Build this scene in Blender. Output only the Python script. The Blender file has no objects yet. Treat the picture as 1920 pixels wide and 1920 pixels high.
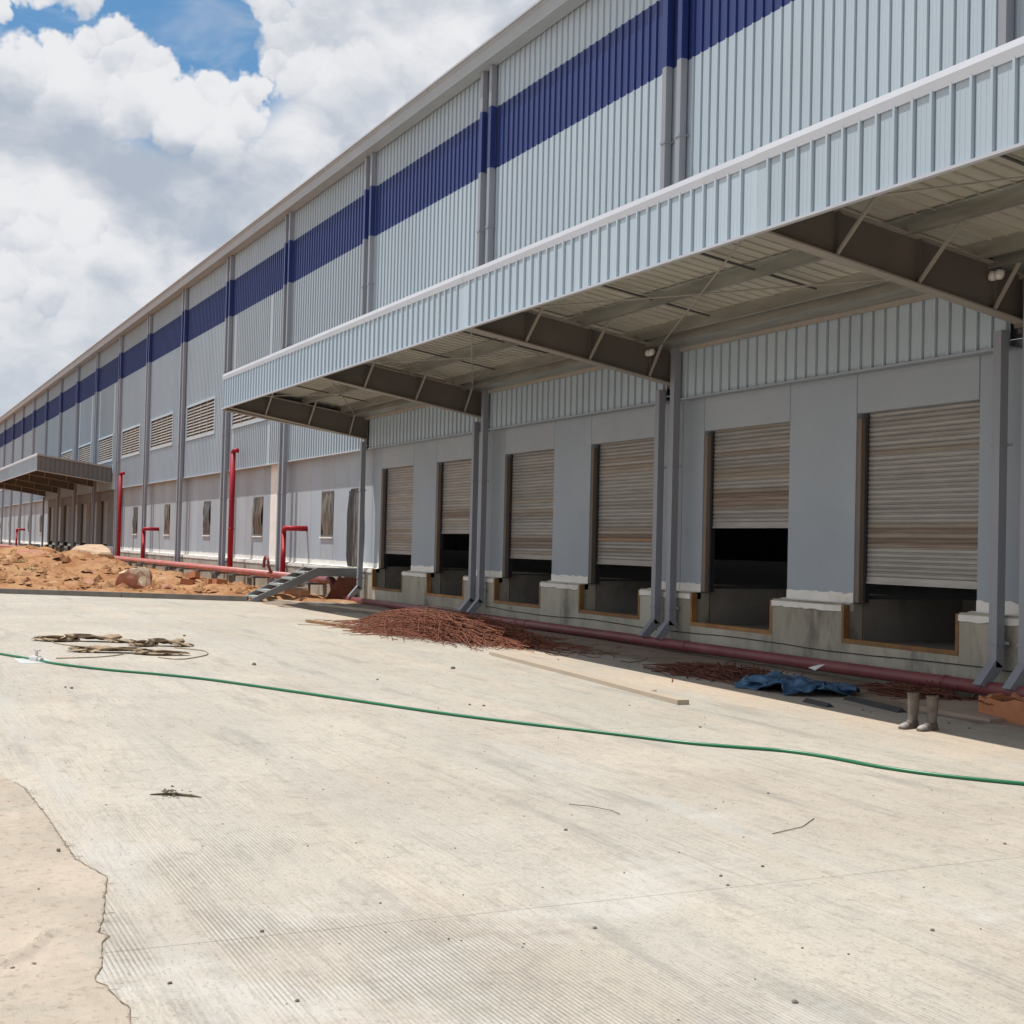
import bpy, bmesh, math, random
from mathutils import Vector, Matrix, noise as mnoise
random.seed(7)
S = bpy.context.scene
C = S.collection
# ------------------------------------------------------------------ camera
cd = bpy.data.cameras.new("camera"); cam = bpy.data.objects.new("camera", cd); C.objects.link(cam)
cd.sensor_width = 36.0; cd.sensor_fit = 'HORIZONTAL'; cd.lens = 2555.409/1920*36.0
cd.clip_start = 0.1; cd.clip_end = 3000
Rv = Vector((0.4345588, 0.9003152, 0.0243152)); Uv = Vector((0.0119793, -0.0327731, 0.9993910)); Fv = Vector((-0.9005638, 0.4340029, 0.0250270))
cam.matrix_world = Matrix(((Rv.x, Uv.x, -Fv.x, 0), (Rv.y, Uv.y, -Fv.y, 0), (Rv.z, Uv.z, -Fv.z, 1.7), (0, 0, 0, 1)))
S.camera = cam
# ------------------------------------------------------------------ light
SUN = Vector((-0.28, -0.27, 1.0)).normalized()
EXPOSURE = 0.08
sl = bpy.data.lights.new("sun", 'SUN'); sl.energy = 4.6; sl.angle = math.radians(0.53); sl.color = (1.0, 0.96, 0.90)
so = bpy.data.objects.new("sun", sl); C.objects.link(so)
so.rotation_euler = SUN.to_track_quat('Z', 'Y').to_euler(); so.location = (-30, -20, 60)
S.view_settings.view_transform = 'Standard'; S.view_settings.look = 'None'
S.cycles.max_bounces = 6; S.cycles.diffuse_bounces = 3; S.cycles.glossy_bounces = 2; S.cycles.transmission_bounces = 0
S.view_settings.exposure = EXPOSURE; S.view_settings.gamma = 1.0; S.view_settings.use_curve_mapping = False


def zg(x): return -.012*max(0.0, min(x, 12.0)+22.0)      # the yard falls gently towards the near right end
def gp(x, y, z=0.0):
    """a spot read off the photograph as if the yard were level -> the same spot on the falling yard"""
    X, Y = x, y
    for _ in range(12):
        k = (1.7-zg(X))/1.7; X, Y = x*k, y*k
    return Vector((X, Y, zg(X)+z))
class NT:
    """tiny node-expression builder"""
    def __init__(s, tree): s.t = tree; s.n = tree.nodes; s.l = tree.links
    def new(s, typ, **kw):
        n = s.n.new(typ)
        for k, v in kw.items(): setattr(n, k, v)
        return n
    def put(s, sock, v):
        if isinstance(v, bpy.types.NodeSocket): s.l.new(v, sock)
        elif v is not None:
            try: sock.default_value = v
            except Exception: sock.default_value = tuple(v) + (1.0,)
    def m(s, op, a, b=None, c=None, clamp=False):
        n = s.new('ShaderNodeMath', operation=op, use_clamp=clamp)
        s.put(n.inputs[0], a)
        if b is not None: s.put(n.inputs[1], b)
        if c is not None: s.put(n.inputs[2], c)
        return n.outputs[0]
    def vm(s, op, a, b=None, out=0):
        n = s.new('ShaderNodeVectorMath', operation=op)
        s.put(n.inputs[0], a)
        if b is not None: s.put(n.inputs[1], b)
        return n.outputs['Value' if op in ('DOT_PRODUCT', 'LENGTH') else 'Vector']
    def noise(s, vec, scale, detail=4.0, rough=0.55, dist=0.0):
        n = s.new('ShaderNodeTexNoise'); s.put(n.inputs['Vector'], vec)
        n.inputs['Scale'].default_value = scale; n.inputs['Detail'].default_value = detail
        n.inputs['Roughness'].default_value = rough; n.inputs['Distortion'].default_value = dist
        return n.outputs['Fac']
    def ramp(s, x, lo, hi, a=0.0, b=1.0):
        n = s.new('ShaderNodeMapRange', interpolation_type='SMOOTHSTEP'); s.put(n.inputs[0], x)
        n.inputs[1].default_value = lo; n.inputs[2].default_value = hi; n.inputs[3].default_value = a; n.inputs[4].default_value = b
        return n.outputs[0]
    def mix(s, f, a, b, mode='MIX'):
        n = s.new('ShaderNodeMix', data_type='RGBA', blend_type=mode)
        s.put(n.inputs['Factor'], f); s.put(n.inputs['A'], a if isinstance(a, bpy.types.NodeSocket) else tuple(a)[:3] + (1,)); s.put(n.inputs['B'], b if isinstance(b, bpy.types.NodeSocket) else tuple(b)[:3] + (1,))
        return n.outputs['Result']
    def sep(s, v):
        n = s.new('ShaderNodeSeparateXYZ'); s.put(n.inputs[0], v); return n.outputs
    def comb(s, x, y, z):
        n = s.new('ShaderNodeCombineXYZ'); s.put(n.inputs[0], x); s.put(n.inputs[1], y); s.put(n.inputs[2], z); return n.outputs[0]
    def scale(s, v, sx, sy, sz): return s.vm('MULTIPLY', v, (sx, sy, sz))


# ------------------------------------------------------------------ sky with cumulus
W = bpy.data.worlds.new("World"); S.world = W; W.use_nodes = True
wt = NT(W.node_tree); W.node_tree.nodes.clear()
sky = wt.new('ShaderNodeTexSky', sky_type='NISHITA'); sky.sun_disc = False
sky.sun_elevation = math.asin(SUN.z); sky.sun_rotation = math.atan2(SUN.x, SUN.y); sky.air_density = 1.2; sky.dust_density = 0.6; sky.ozone_density = 1.6
dirv = wt.new('ShaderNodeTexCoord').outputs['Generated']
dx, dy, dz = wt.sep(dirv)
flat = wt.comb(dx, dy, wt.m('MULTIPLY', dz, 1.5))
def nvec(v, scale, detail, amp):
    n = wt.new('ShaderNodeTexNoise'); wt.put(n.inputs['Vector'], v); n.inputs['Scale'].default_value = scale; n.inputs['Detail'].default_value = detail; n.inputs['Roughness'].default_value = .58
    c = wt.vm('SUBTRACT', n.outputs['Color'], (.5, .5, .5)); return wt.vm('MULTIPLY', c, (amp, amp, amp))
def puff(v, scale):
    n = wt.new('ShaderNodeTexVoronoi', feature='F1'); wt.put(n.inputs['Vector'], v); n.inputs['Scale'].default_value = scale
    return wt.m('SUBTRACT', 1.0, wt.m('POWER', n.outputs['Distance'], 1.5))
w1 = nvec(flat, 11.0, 3.0, .085)
def density(v):      # cauliflower heaps: billows over billows over fine noise
    w = wt.vm('ADD', v, w1)
    b = wt.m('ADD', wt.m('MULTIPLY', puff(w, 8.0), .34), wt.m('MULTIPLY', puff(w, 21.0), .17))
    return wt.m('ADD', wt.m('MULTIPLY', wt.noise(v, 4.0, 3.0, .5), .45), wt.m('ADD', b, wt.m('MULTIPLY', wt.noise(w, 34.0, 4.0, .66), .22)))
d0 = density(flat)
d1 = density(wt.vm('ADD', flat, (-.010, .010, .030)))
def lobe(d, c, w):      # 1 inside a soft round patch of sky around direction d
    return wt.ramp(wt.vm('DOT_PRODUCT', dirv, tuple(Vector(d).normalized())), math.cos(c + w), math.cos(c))
def union(*f):
    r = f[0]
    for q in f[1:]: r = wt.m('MAXIMUM', r, q)
    return r
gap = union(lobe((-0.9174, 0.1829, 0.3535), .072, .030), lobe((-0.9306, 0.106, 0.3503), .030, .030))
# away from the camera's patch the cover breaks up towards the zenith, as fair-weather cumulus does
high = wt.ramp(dz, .40, .75)
cover = wt.m('ADD', d0, wt.m('MULTIPLY_ADD', high, -.42, .30))
mask = wt.ramp(cover, .50, .66)
wisp = wt.m('MULTIPLY', wt.ramp(wt.noise(wt.scale(flat, 1, 1, 1.6), 9.0, 4.0, .66, .6), .44, .78), .50)
shade = wt.m('MULTIPLY', wt.m('SUBTRACT', d0, d1), 2.1)
lit = wt.m('ADD', wt.m('ADD', .66, shade), wt.m('MULTIPLY', wt.m('SUBTRACT', wt.noise(flat, 5.0, 4.0, .55), .5), .35))
wl_ = wt.vm('NORMALIZE', wt.vm('ADD', dirv, wt.vm('MULTIPLY', w1, (.75, .75, .75))))
def lobew(d, c, w):
    return wt.ramp(wt.vm('DOT_PRODUCT', wl_, tuple(Vector(d).normalized())), math.cos(c + w), math.cos(c))
for d, c, w, amt in (((-.9590, .0940, .2680), .014, .040, -.36), ((-.9490, .1660, .2640), .012, .042, -.36), ((-.9692, .1132, .2187), .018, .034, .30), ((-.9369, .1472, .3172), .020, .050, .22),
                     ((-.9446, .0954, .3140), .012, .035, .18), ((-.9325, .2060, .2967), .012, .032, .20), ((-.9356, .2337, .2646), .010, .035, -.16), ((-.9653, .1870, .1822), .030, .060, -.22), ((-.9740, .1000, .1920), .006, .026, -.26),
                     ((-.8985, .2855, .3335), .040, .060, -.03), ((-.9169, .2616, .3013), .012, .040, .12), ((-.9814, .1043, .1613), .012, .035, .14)):
    lit = wt.m('ADD', lit, wt.m('MULTIPLY', lobew(d, c, w), amt))
# the cumulus heads round the open patch of blue: heaps of rounded puffs, bright on top
HEADS = [(-0.9495, 0.083, 0.3026, 0.0223), (-0.9449, 0.0995, 0.3119, 0.0187), (-0.9408, 0.1133, 0.3195, 0.0166), (-0.9354, 0.1303, 0.3288, 0.0158), (-0.9295, 0.1456, 0.339, 0.0144), (-0.9455, 0.1265, 0.3, 0.0324), (-0.934, 0.1546, 0.322, 0.0209), (-0.9335, 0.168, 0.3169, 0.018), (-0.9356, 0.1784, 0.3047, 0.0173), (-0.9445, 0.1546, 0.2898, 0.0288), (-0.9354, 0.192, 0.297, 0.0151), (-0.928, 0.2097, 0.3078, 0.0158), (-0.9244, 0.2251, 0.3079, 0.013), (-0.9197, 0.2371, 0.3129, 0.013), (-0.9357, 0.204, 0.288, 0.0216), (-0.9281, 0.2329, 0.2905, 0.0223), (-0.902, 0.2558, 0.3477, 0.0259), (-0.9006, 0.2408, 0.3619, 0.0173), (-0.907, 0.2674, 0.3255, 0.0252), (-0.9107, 0.2484, 0.3299, 0.013), (-0.8902, 0.2802, 0.3593, 0.0342), (-0.9002, 0.2982, 0.3175, 0.0396), (-0.9381, 0.0709, 0.339, 0.0122), (-0.9312, 0.0861, 0.3542, 0.013), (-0.9243, 0.1216, 0.3617, 0.0158), (-0.9266, 0.1018, 0.362, 0.018), (-0.9402, 0.1678, 0.2963, 0.0252), (-0.9401, 0.1898, 0.2832, 0.0252), (-0.9366, 0.2187, 0.2738, 0.0252), (-0.9709, 0.0876, 0.223, 0.0223), (-0.9681, 0.1129, 0.2239, 0.0209), (-0.9683, 0.1325, 0.2118, 0.0187), (-0.973, 0.1019, 0.2071, 0.0216), (-0.9668, 0.1447, 0.2104, 0.0115), (-0.9815, 0.0868, 0.1705, 0.018), (-0.9797, 0.1109, 0.1672, 0.0158)]
w2 = wt.vm('ADD', dirv, wt.vm('ADD', nvec(dirv, 26.0, 4.0, .040), nvec(dirv, 90.0, 2.0, .014)))
H = 0.0; B = .8
for hx, hy, hz_, hr in HEADS:
    v = wt.vm('SCALE', wt.vm('SUBTRACT', w2, (hx, hy, hz_))); v.node.inputs['Scale'].default_value = 1.0/hr
    h = wt.m('SUBTRACT', 1.0, wt.vm('LENGTH', v))
    b = wt.m('MULTIPLY_ADD', wt.vm('DOT_PRODUCT', v, (.20, -.30, .93)), .30, .70)
    g = wt.ramp(wt.m('SUBTRACT', h, H), -.20, .20) if H else 1.0
    B = wt.m('ADD', B, wt.m('MULTIPLY', g, wt.m('SUBTRACT', b, B))) if H else b
    H = wt.m('MAXIMUM', h, H) if H else wt.m('MAXIMUM', h, -1.0)
mask = wt.m('MULTIPLY', mask, wt.m('SUBTRACT', 1.0, gap))
mask = wt.m('MAXIMUM', wt.m('MAXIMUM', mask, wt.ramp(H, -.13, .27)), wt.m('MULTIPLY', wisp, .8))
lit = wt.m('ADD', lit, wt.m('MULTIPLY', wt.ramp(H, 0.0, .25), wt.m('SUBTRACT', wt.m('ADD', B, wt.m('MULTIPLY', wt.m('SUBTRACT', lit, .66), .8)), lit)))
lit = wt.ramp(lit, .06, 1.02)
ccol = wt.mix(lit, (4.1, 4.65, 5.5), (7.9, 7.95, 8.15))
haze = wt.ramp(dz, 0.0, .24, .50, 0.0)
ccol = wt.mix(haze, ccol, (5.6, 6.0, 6.6))
skyc = wt.mix(1.0, sky.outputs[0], (.62, .90, 1.0), 'MULTIPLY')
skyc = wt.mix(.6, skyc, (1.05, 2.7, 5.3))
full = wt.mix(mask, skyc, ccol)
W.cycles.sampling_method = 'MANUAL'; W.cycles.sample_map_resolution = 256
bg = wt.new('ShaderNodeBackground'); bg.inputs['Strength'].default_value = 0.1
wt.l.new(full, bg.inputs['Color']); wo = wt.new('ShaderNodeOutputWorld'); wt.l.new(bg.outputs[0], wo.inputs[0])

# ------------------------------------------------------------------ materials
MATS = {}
def new_mat(name):
    m = bpy.data.materials.new(name); m.use_nodes = True; t = NT(m.node_tree)
    b = m.node_tree.nodes['Principled BSDF']; MATS[name] = m
    return m, t, b
def mat(name, a, b=None, scale=3.0, rough=0.6, metal=0.0, bump=0.0, bscale=40.0, stretch=(1, 1, 1), spec=0.5, dirt=None, dscale=1.2, damt=0.5, detail=5.0, var=0.0):
    m, t, p = new_mat(name)
    pos = t.new('ShaderNodeNewGeometry').outputs['Position']
    v = t.scale(pos, *stretch)
    col = t.mix(t.ramp(t.noise(v, scale, detail, 0.6), 0.30, 0.70), a, b if b else a)
    if dirt:
        col = t.mix(t.m('MULTIPLY', t.ramp(t.noise(v, dscale, 7.0, 0.65), 0.50, 0.72), damt), col, dirt)
    if var:
        rnd = t.new('ShaderNodeObjectInfo').outputs['Random']
        col = t.mix(1.0, col, t.mix(rnd, (1-var, 1-var, 1-var), (1+var*.5, 1+var*.6, 1+var*.7)), 'MULTIPLY')
    t.put(p.inputs['Base Color'], col)
    p.inputs['Roughness'].default_value = rough; p.inputs['Metallic'].default_value = metal
    p.inputs['Specular IOR Level'].default_value = spec
    if bump:
        bn = t.new('ShaderNodeBump'); bn.inputs['Strength'].default_value = bump; bn.inputs['Distance'].default_value = 0.01
        t.put(bn.inputs['Height'], t.noise(pos, bscale, 6.0, 0.65)); t.l.new(bn.outputs[0], p.inputs['Normal'])
    return m

mat('clad_blue', (.395, .477, .545), (.425, .507, .57), .5, .42, 0, stretch=(1, 1, .25), dirt=(.36, .415, .46), dscale=.6, damt=.4, var=.10)
mat('end_shaded', (.135, .130, .128), (.165, .155, .15), .5, .6, 0, stretch=(1, 1, .25))  # canopy end sheets, the shade on that side painted into the colour
mat('clad_navy', (.017, .036, .158), (.022, .043, .175), .5, .40, 0, stretch=(1, 1, .25))
mat('trim_white', (.43, .45, .49), (.48, .50, .54), .8, .5, 0, dirt=(.36, .37, .39), dscale=.8, damt=.3)
mat('gutter_grey', (.30, .335, .36), (.34, .37, .39), .7, .45, 0)
mat('wall_panel', (.325, .375, .43), (.355, .402, .45), .7, .75, 0, .05, 60, dirt=(.285, .325, .37), dscale=.45, damt=.5, var=0.08)
mat('wall_panel_b', (.340, .380, .42), (.375, .412, .45), .9, .75, 0, .05, 60, dirt=(.305, .335, .365), dscale=.6, damt=.4, var=0.08)
mat('white_paint', (.72, .71, .67), (.80, .79, .76), 2.0, .7, 0, .15, 30, dirt=(.50, .47, .42), dscale=1.6, damt=.45)
mat('plinth_conc', (.34, .315, .255), (.45, .42, .345), 1.4, .88, 0, .35, 25, dirt=(.15, .14, .118), dscale=1.5, damt=.9, stretch=(1, 1, .4), var=0.18)
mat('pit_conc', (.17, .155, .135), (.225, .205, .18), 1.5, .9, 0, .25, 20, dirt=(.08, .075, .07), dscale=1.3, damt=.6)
mat('floor_dirt', (.21, .155, .115), (.28, .215, .165), 2.0, .95, 0, .5, 25, dirt=(.14, .10, .075), dscale=2.5, damt=.7)
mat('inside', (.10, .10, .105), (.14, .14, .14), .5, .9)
mat('pipe_grey', (.235, .255, .295), (.27, .288, .325), .6, .42, 0, dirt=(.21, .215, .23), dscale=2.0, damt=.3, stretch=(1, 1, .2))
mat('pipe_navy', (.017, .036, .158), None, 1, .42)
mat('steel_dark', (.085, .085, .09), (.11, .105, .105), 1.2, .55, 0)
mat('beam_brown', (.125, .110, .100), (.150, .132, .120), .9, .55, 0)
mat('flange_brown', (.30, .275, .25), (.34, .31, .28), .9, .55, 0)
mat('galv', (.30, .30, .28), (.45, .44, .40), 3.0, .38, .6, stretch=(.3, 2, 2), dirt=(.30, .24, .18), dscale=2.0, damt=.4)
mat('soffit', (.475, .455, .39), (.56, .535, .465), 1.0, .45, .1, stretch=(2, .3, 1), dirt=(.36, .31, .24), dscale=.8, damt=.5, var=.08)
mat('slat_grey', (.285, .272, .255), (.37, .352, .33), 2.5, .45, .35, stretch=(.5, 1, 6), var=.16)
mat('slat_dust', (.275, .235, .19), (.35, .30, .245), 3.0, .55, .2, stretch=(.5, 1, 6), var=0.25)
mat('slat_rust', (.225, .165, .13), (.32, .25, .205), 3.5, .6, .15, stretch=(.35, 1, 9), var=.35)
mat('slat_orange', (.33, .175, .075), (.27, .18, .12), 3.0, .6, .1, stretch=(.4, 1, 8), var=.2)
mat('jamb_brown', (.155, .125, .10), (.205, .165, .13), 3.0, .65, 0, stretch=(1, 1, .3), var=0.25)
mat('guide_black', (.03, .03, .035), None, 1, .5)
mat('ochre_steel', (.34, .19, .06), (.24, .105, .04), 3.0, .65, 0, .2, 40, dirt=(.15, .085, .05), dscale=2.6, damt=.8, var=0.3)
mat('louvre', (.335, .31, .285), (.42, .395, .365), 1.2, .5, 0)
mat('red_paint', (.30, .008, .020), (.36, .011, .026), 2.0, .5, spec=.3)
mat('red_dusty', (.44, .13, .115), (.52, .19, .165), 2.0, .45, 0, dirt=(.5, .30, .25), dscale=1.5, damt=.5)
mat('red_primer', (.17, .045, .050), (.215, .062, .066), 1.2, .5, 0, dirt=(.26, .12, .10), dscale=1.5, damt=.4)
mat('black_sheet', (.010, .010, .011), (.022, .022, .022), 3, .5, 0, .3, 8, spec=.25)
mat('grey_sheet', (.018, .018, .018), (.13, .128, .12), 7, .4, 0, .4, 9, stretch=(1.5, 1, .35))
mat('brown_sheet', (.035, .031, .025), (.19, .165, .125), 4, .38, 0, .4, 9, stretch=(1.8, 1, .3))
mat('wall_shaded', (.155, .155, .16), (.185, .185, .19), .8, .85, 0, .1, 40, dirt=(.12, .12, .12), dscale=.6, damt=.4)  # wall panel darkened for the far docks, canopy shade put into the colour
mat('soffit_shaded', (.17, .155, .14), (.21, .19, .17), 1.0, .5, .1, stretch=(2, .3, 1))  # far canopy's soffit, its deeper shade painted into the colour
mat('hem_brown', (.17, .125, .08), (.30, .235, .16), 12, .95)
mat('window_frame', (.09, .085, .08), None, 1, .5)
mat('stair_grey', (.17, .185, .195), (.215, .225, .235), 1.5, .5, 0, dirt=(.28, .26, .22), dscale=2, damt=.4)
mat('tread_grey', (.34, .36, .345), (.42, .43, .41), 2.0, .5, .2, .3, 60)
mat('rebar_rust', (.080, .028, .016), (.30, .092, .04), 14, .8, 0, .2, 90)
mat('rebar_dark', (.10, .032, .018), (.16, .055, .03), 6, .8, 0, .2, 90)
mat('wood_pale', (.40, .33, .25), (.48, .40, .31), 2.0, .8, 0, .2, 50, stretch=(1, 8, 8), dirt=(.27, .20, .14), dscale=2, damt=.5)
mat('wood_brown', (.26, .155, .075), (.35, .225, .12), 2.0, .8, 0, .2, 50, stretch=(1, 8, 8))
mat('wood_red', (.35, .165, .09), (.45, .25, .15), 2.0, .8, 0, .2, 50, stretch=(1, 8, 8), dirt=(.2, .08, .045), dscale=2, damt=.5)
mat('plywood', (.30, .225, .175), (.37, .285, .225), 1.6, .8, 0, .15, 40)
mat('hose_green', (.008, .135, .055), (.012, .16, .068), 2.0, .35)
mat('clamp', (.55, .55, .53), (.65, .65, .62), 5, .4, .3)
mat('boot', (.115, .095, .077), (.18, .15, .122), 9, .8, 0, .3, 40, dirt=(.065, .055, .046), dscale=7, damt=.6)
mat('boot_toe', (.26, .235, .21), (.36, .33, .295), 9, .75, 0, .2, 40)
mat('clay', (.40, .155, .07), (.48, .20, .095), 5, .85, 0, .4, 30, dirt=(.28, .10, .05), dscale=5, damt=.5)
mat('rubber', (.03, .03, .032), (.05, .05, .05), 5, .55)
mat('pebble', (.13, .115, .095), (.22, .195, .16), 8, .9, 0, .3, 60)
mat('twig', (.075, .062, .035), (.13, .105, .06), 9, .9, 0, .3, 60)
mat('leaf', (.085, .155, .025), (.14, .21, .04), 4, .6)
mat('dry_grass', (.30, .27, .10), (.40, .34, .15), 4, .8)
mat('lamp_white', (.75, .75, .73), None, 1, .3)
mat('sacking', (.28, .195, .12), (.44, .335, .22), 9, .95, 0, .8, 60, dirt=(.15, .10, .06), dscale=5, damt=.7)
mat('boulder', (.42, .275, .165), (.55, .40, .27), 2.2, .9, 0, .5, 14, dirt=(.35, .165, .085), dscale=1.2, damt=.6)
mat('boulder_red', (.36, .155, .085), (.44, .22, .13), 2.2, .9, 0, .5, 14, dirt=(.27, .10, .055), dscale=1.2, damt=.6)

# boulder with a dusty pale top: dust settles on upward faces
m, t, p = new_mat('boulder_dusty')
g = t.new('ShaderNodeNewGeometry'); nz = t.sep(g.outputs['Normal'])[2]
n = t.noise(g.outputs['Position'], 3.0, 6, .6)
c0 = t.mix(t.ramp(n, .3, .7), (.30, .125, .075), (.40, .19, .115))
c1 = t.mix(t.ramp(n, .3, .7), (.50, .40, .27), (.60, .50, .36))
t.put(p.inputs['Base Color'], t.mix(t.ramp(t.m('ADD', nz, t.m('MULTIPLY', n, .3)), .55, .85), c0, c1)); p.inputs['Roughness'].default_value = .9
bn = t.new('ShaderNodeBump'); bn.inputs['Strength'].default_value = .5; bn.inputs['Distance'].default_value = .03
t.put(bn.inputs['Height'], t.noise(g.outputs['Position'], 12, 6, .65)); t.l.new(bn.outputs[0], p.inputs['Normal'])

# blue tarpaulin
m, t, p = new_mat('tarp'); pos = t.new('ShaderNodeNewGeometry').outputs['Position']
n = t.noise(pos, 5.0, 5, .6)
col = t.mix(t.ramp(n, .35, .65), (.022, .066, .138), (.068, .160, .275))
col = t.mix(t.m('MULTIPLY', t.ramp(t.noise(pos, 2.2, 5, .6), .5, .62), .55), col, (.045, .07, .095))
t.put(p.inputs['Base Color'], col); p.inputs['Roughness'].default_value = .42
bn = t.new('ShaderNodeBump'); bn.inputs['Strength'].default_value = .5; bn.inputs['Distance'].default_value = .02
t.put(bn.inputs['Height'], t.noise(pos, 14, 5, .6)); t.l.new(bn.outputs[0], p.inputs['Normal'])

# tined concrete of the yard: grooves run along the building (X)
m, t, p = new_mat('yard_conc'); pos = t.new('ShaderNodeNewGeometry').outputs['Position']
px, py, pz = t.sep(pos)
n1 = t.noise(pos, .42, 6, .62); n2 = t.noise(t.scale(pos, .35, 2.6, 1), 1.0, 6, .6); n3 = t.noise(pos, 55, 3, .7)
n4 = t.noise(pos, .8, 4, .6); n5 = t.noise(t.scale(pos, .12, 1.1, 1), 1.0, 5, .6); n6 = t.noise(pos, 9, 6, .7)
col = t.mix(t.ramp(n1, .34, .66), (.42, .366, .298), (.51, .452, .37))
col = t.mix(t.ramp(n5, .36, .62, 0, .55), col, (.395, .385, .335))
col = t.mix(t.m('MULTIPLY', t.ramp(n2, .54, .72), .60), col, (.245, .235, .21))
col = t.mix(t.m('MULTIPLY', t.ramp(n4, .55, .75), .42), col, (.475, .425, .365))
col = t.mix(t.m('MULTIPLY', t.ramp(n6, .50, .72), .55), col, (.25, .225, .195))
col = t.mix(t.m('MULTIPLY', t.ramp(n3, .57, .68), .60), col, (.20, .18, .16))
lane = t.m('PINGPONG', t.m('SUBTRACT', py, t.m('MULTIPLY_ADD', n4, .05, 1.40)), 2.0)          # 0 at the lane joints (every 4 m)
pale = t.ramp(lane, .07, .17, 1, 0)
col = t.mix(t.m('MULTIPLY', pale, t.ramp(n4, .40, .6, .05, .55)), col, (.43, .415, .375))
n9 = t.noise(t.scale(pos, .8, 2.2, 1), 2.6, 7, .7)
col = t.mix(t.m('MULTIPLY', t.ramp(n9, .50, .70), .38), col, (.275, .25, .215))
col = t.mix(t.m('MULTIPLY', t.ramp(n9, .46, .32), .30), col, (.50, .445, .375))
sm_ = t.m('MULTIPLY', t.ramp(t.noise(t.scale(pos, 1, .55, 1), .75, 7, .68), .53, .66), t.ramp(px, -12.0, -5.0))
col = t.mix(t.m('MULTIPLY', sm_, .55), col, (.54, .515, .475))
dustb = t.m('MULTIPLY', t.ramp(t.m('ABSOLUTE', t.m('SUBTRACT', py, t.m('MULTIPLY_ADD', n4, 1.2, 9.5))), .1, 1.1, 1, 0), t.ramp(n1, .3, .6))
col = t.mix(t.m('MULTIPLY', dustb, .45), col, (.54, .39, .27))
dirt = t.m('MULTIPLY', t.ramp(py, 10.3, 11.9), t.ramp(t.noise(pos, 1.1, 6, .65), .34, .62))
col = t.mix(t.m('MULTIPLY', dirt, .75), col, (.235, .175, .135))
br = t.noise(t.scale(pos, 1.6, 42, 1), 1.0, 5, .75); br2 = t.noise(t.scale(pos, 26, 60, 1), 1.0, 4, .75); bm_ = t.ramp(t.noise(pos, .9, 5, .62), .38, .62, .25, 1.0)
col = t.mix(t.m('MULTIPLY', t.m('MULTIPLY', t.ramp(br, .48, .66), bm_), .50), col, (.27, .235, .195))
col = t.mix(t.m('MULTIPLY', t.m('MULTIPLY', t.ramp(br, .46, .34), bm_), .40), col, (.55, .495, .42))
col = t.mix(t.m('MULTIPLY', t.ramp(br2, .54, .68), .60), col, (.215, .19, .16))
groove = t.m('MULTIPLY_ADD', t.m('SINE', t.m('MULTIPLY', t.m('ADD', py, t.m('MULTIPLY', n4, .012)), 2*math.pi/.024)), .5, .5)
gm = t.m('MULTIPLY', t.ramp(t.noise(pos, .55, 4, .6), .44, .60), t.ramp(px, -10.5, -6.0, .0, 1.0))
gm = t.m('MULTIPLY', t.m('MULTIPLY', gm, t.ramp(lane, .10, .22)), t.ramp(py, 4.2, 2.2, .22, 1.0))
col = t.mix(t.m('MULTIPLY', t.m('MULTIPLY', t.ramp(groove, .5, 0.0), gm), .75), col, (.19, .175, .15))
t.put(p.inputs['Base Color'], col); p.inputs['Roughness'].default_value = .85; p.inputs['Specular IOR Level'].default_value = .3
hgt = t.m('ADD', t.m('MULTIPLY', t.m('MULTIPLY', groove, gm), .9), t.m('ADD', t.m('ADD', t.m('MULTIPLY', n3, .35), t.m('MULTIPLY', br2, .6)), t.m('ADD', t.m('MULTIPLY', n6, .7), t.m('MULTIPLY', br, .5))))
bn = t.new('ShaderNodeBump'); bn.inputs['Strength'].default_value = .55; bn.inputs['Distance'].default_value = .006
t.put(bn.inputs['Height'], hgt); t.l.new(bn.outputs[0], p.inputs['Normal'])

# soil
m, t, p = new_mat('soil'); pos = t.new('ShaderNodeNewGeometry').outputs['Position']
n1 = t.noise(pos, .7, 7, .62); n2 = t.noise(pos, 4.5, 7, .68)
col = t.mix(t.ramp(n1, .34, .64), (.33, .150, .066), (.45, .255, .130))
col = t.mix(t.m('MULTIPLY', t.ramp(n2, .5, .7), .75), col, (.21, .085, .042))
col = t.mix(t.m('MULTIPLY', t.ramp(t.noise(pos, 1.6, 5, .6), .56, .7), .55), col, (.56, .40, .26))
t.put(p.inputs['Base Color'], col); p.inputs['Roughness'].default_value = .95; p.inputs['Specular IOR Level'].default_value = .1
bn = t.new('ShaderNodeBump'); bn.inputs['Strength'].default_value = .9; bn.inputs['Distance'].default_value = .08
t.put(bn.inputs['Height'], t.m('ADD', n2, t.m('MULTIPLY', t.noise(pos, 20, 5, .7), .4))); t.l.new(bn.outputs[0], p.inputs['Normal'])

# hessian sheet: woven jute, muddy
m, t, p = new_mat('hessian'); pos = t.new('ShaderNodeNewGeometry').outputs['Position']
px, py, pz = t.sep(pos)
n1 = t.noise(pos, 1.3, 6, .62); n2 = t.noise(pos, 18, 5, .7)
wv = t.m('MULTIPLY', t.m('SINE', t.m('MULTIPLY', px, 700.0)), t.m('SINE', t.m('MULTIPLY', py, 700.0)))
col = t.mix(t.ramp(n1, .34, .66), (.46, .392, .315), (.555, .465, .375))
col = t.mix(t.m('MULTIPLY', t.ramp(t.noise(pos, 2.6, 5, .6), .52, .66), .6), col, (.42, .385, .315))
col = t.mix(t.m('MULTIPLY', t.ramp(n2, .52, .70), .60), col, (.27, .21, .15))
n7 = t.noise(t.scale(pos, 30, 4, 1), 4, 4, .7); n8 = t.noise(t.scale(pos, 4, 30, 1), 4, 4, .7)
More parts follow.
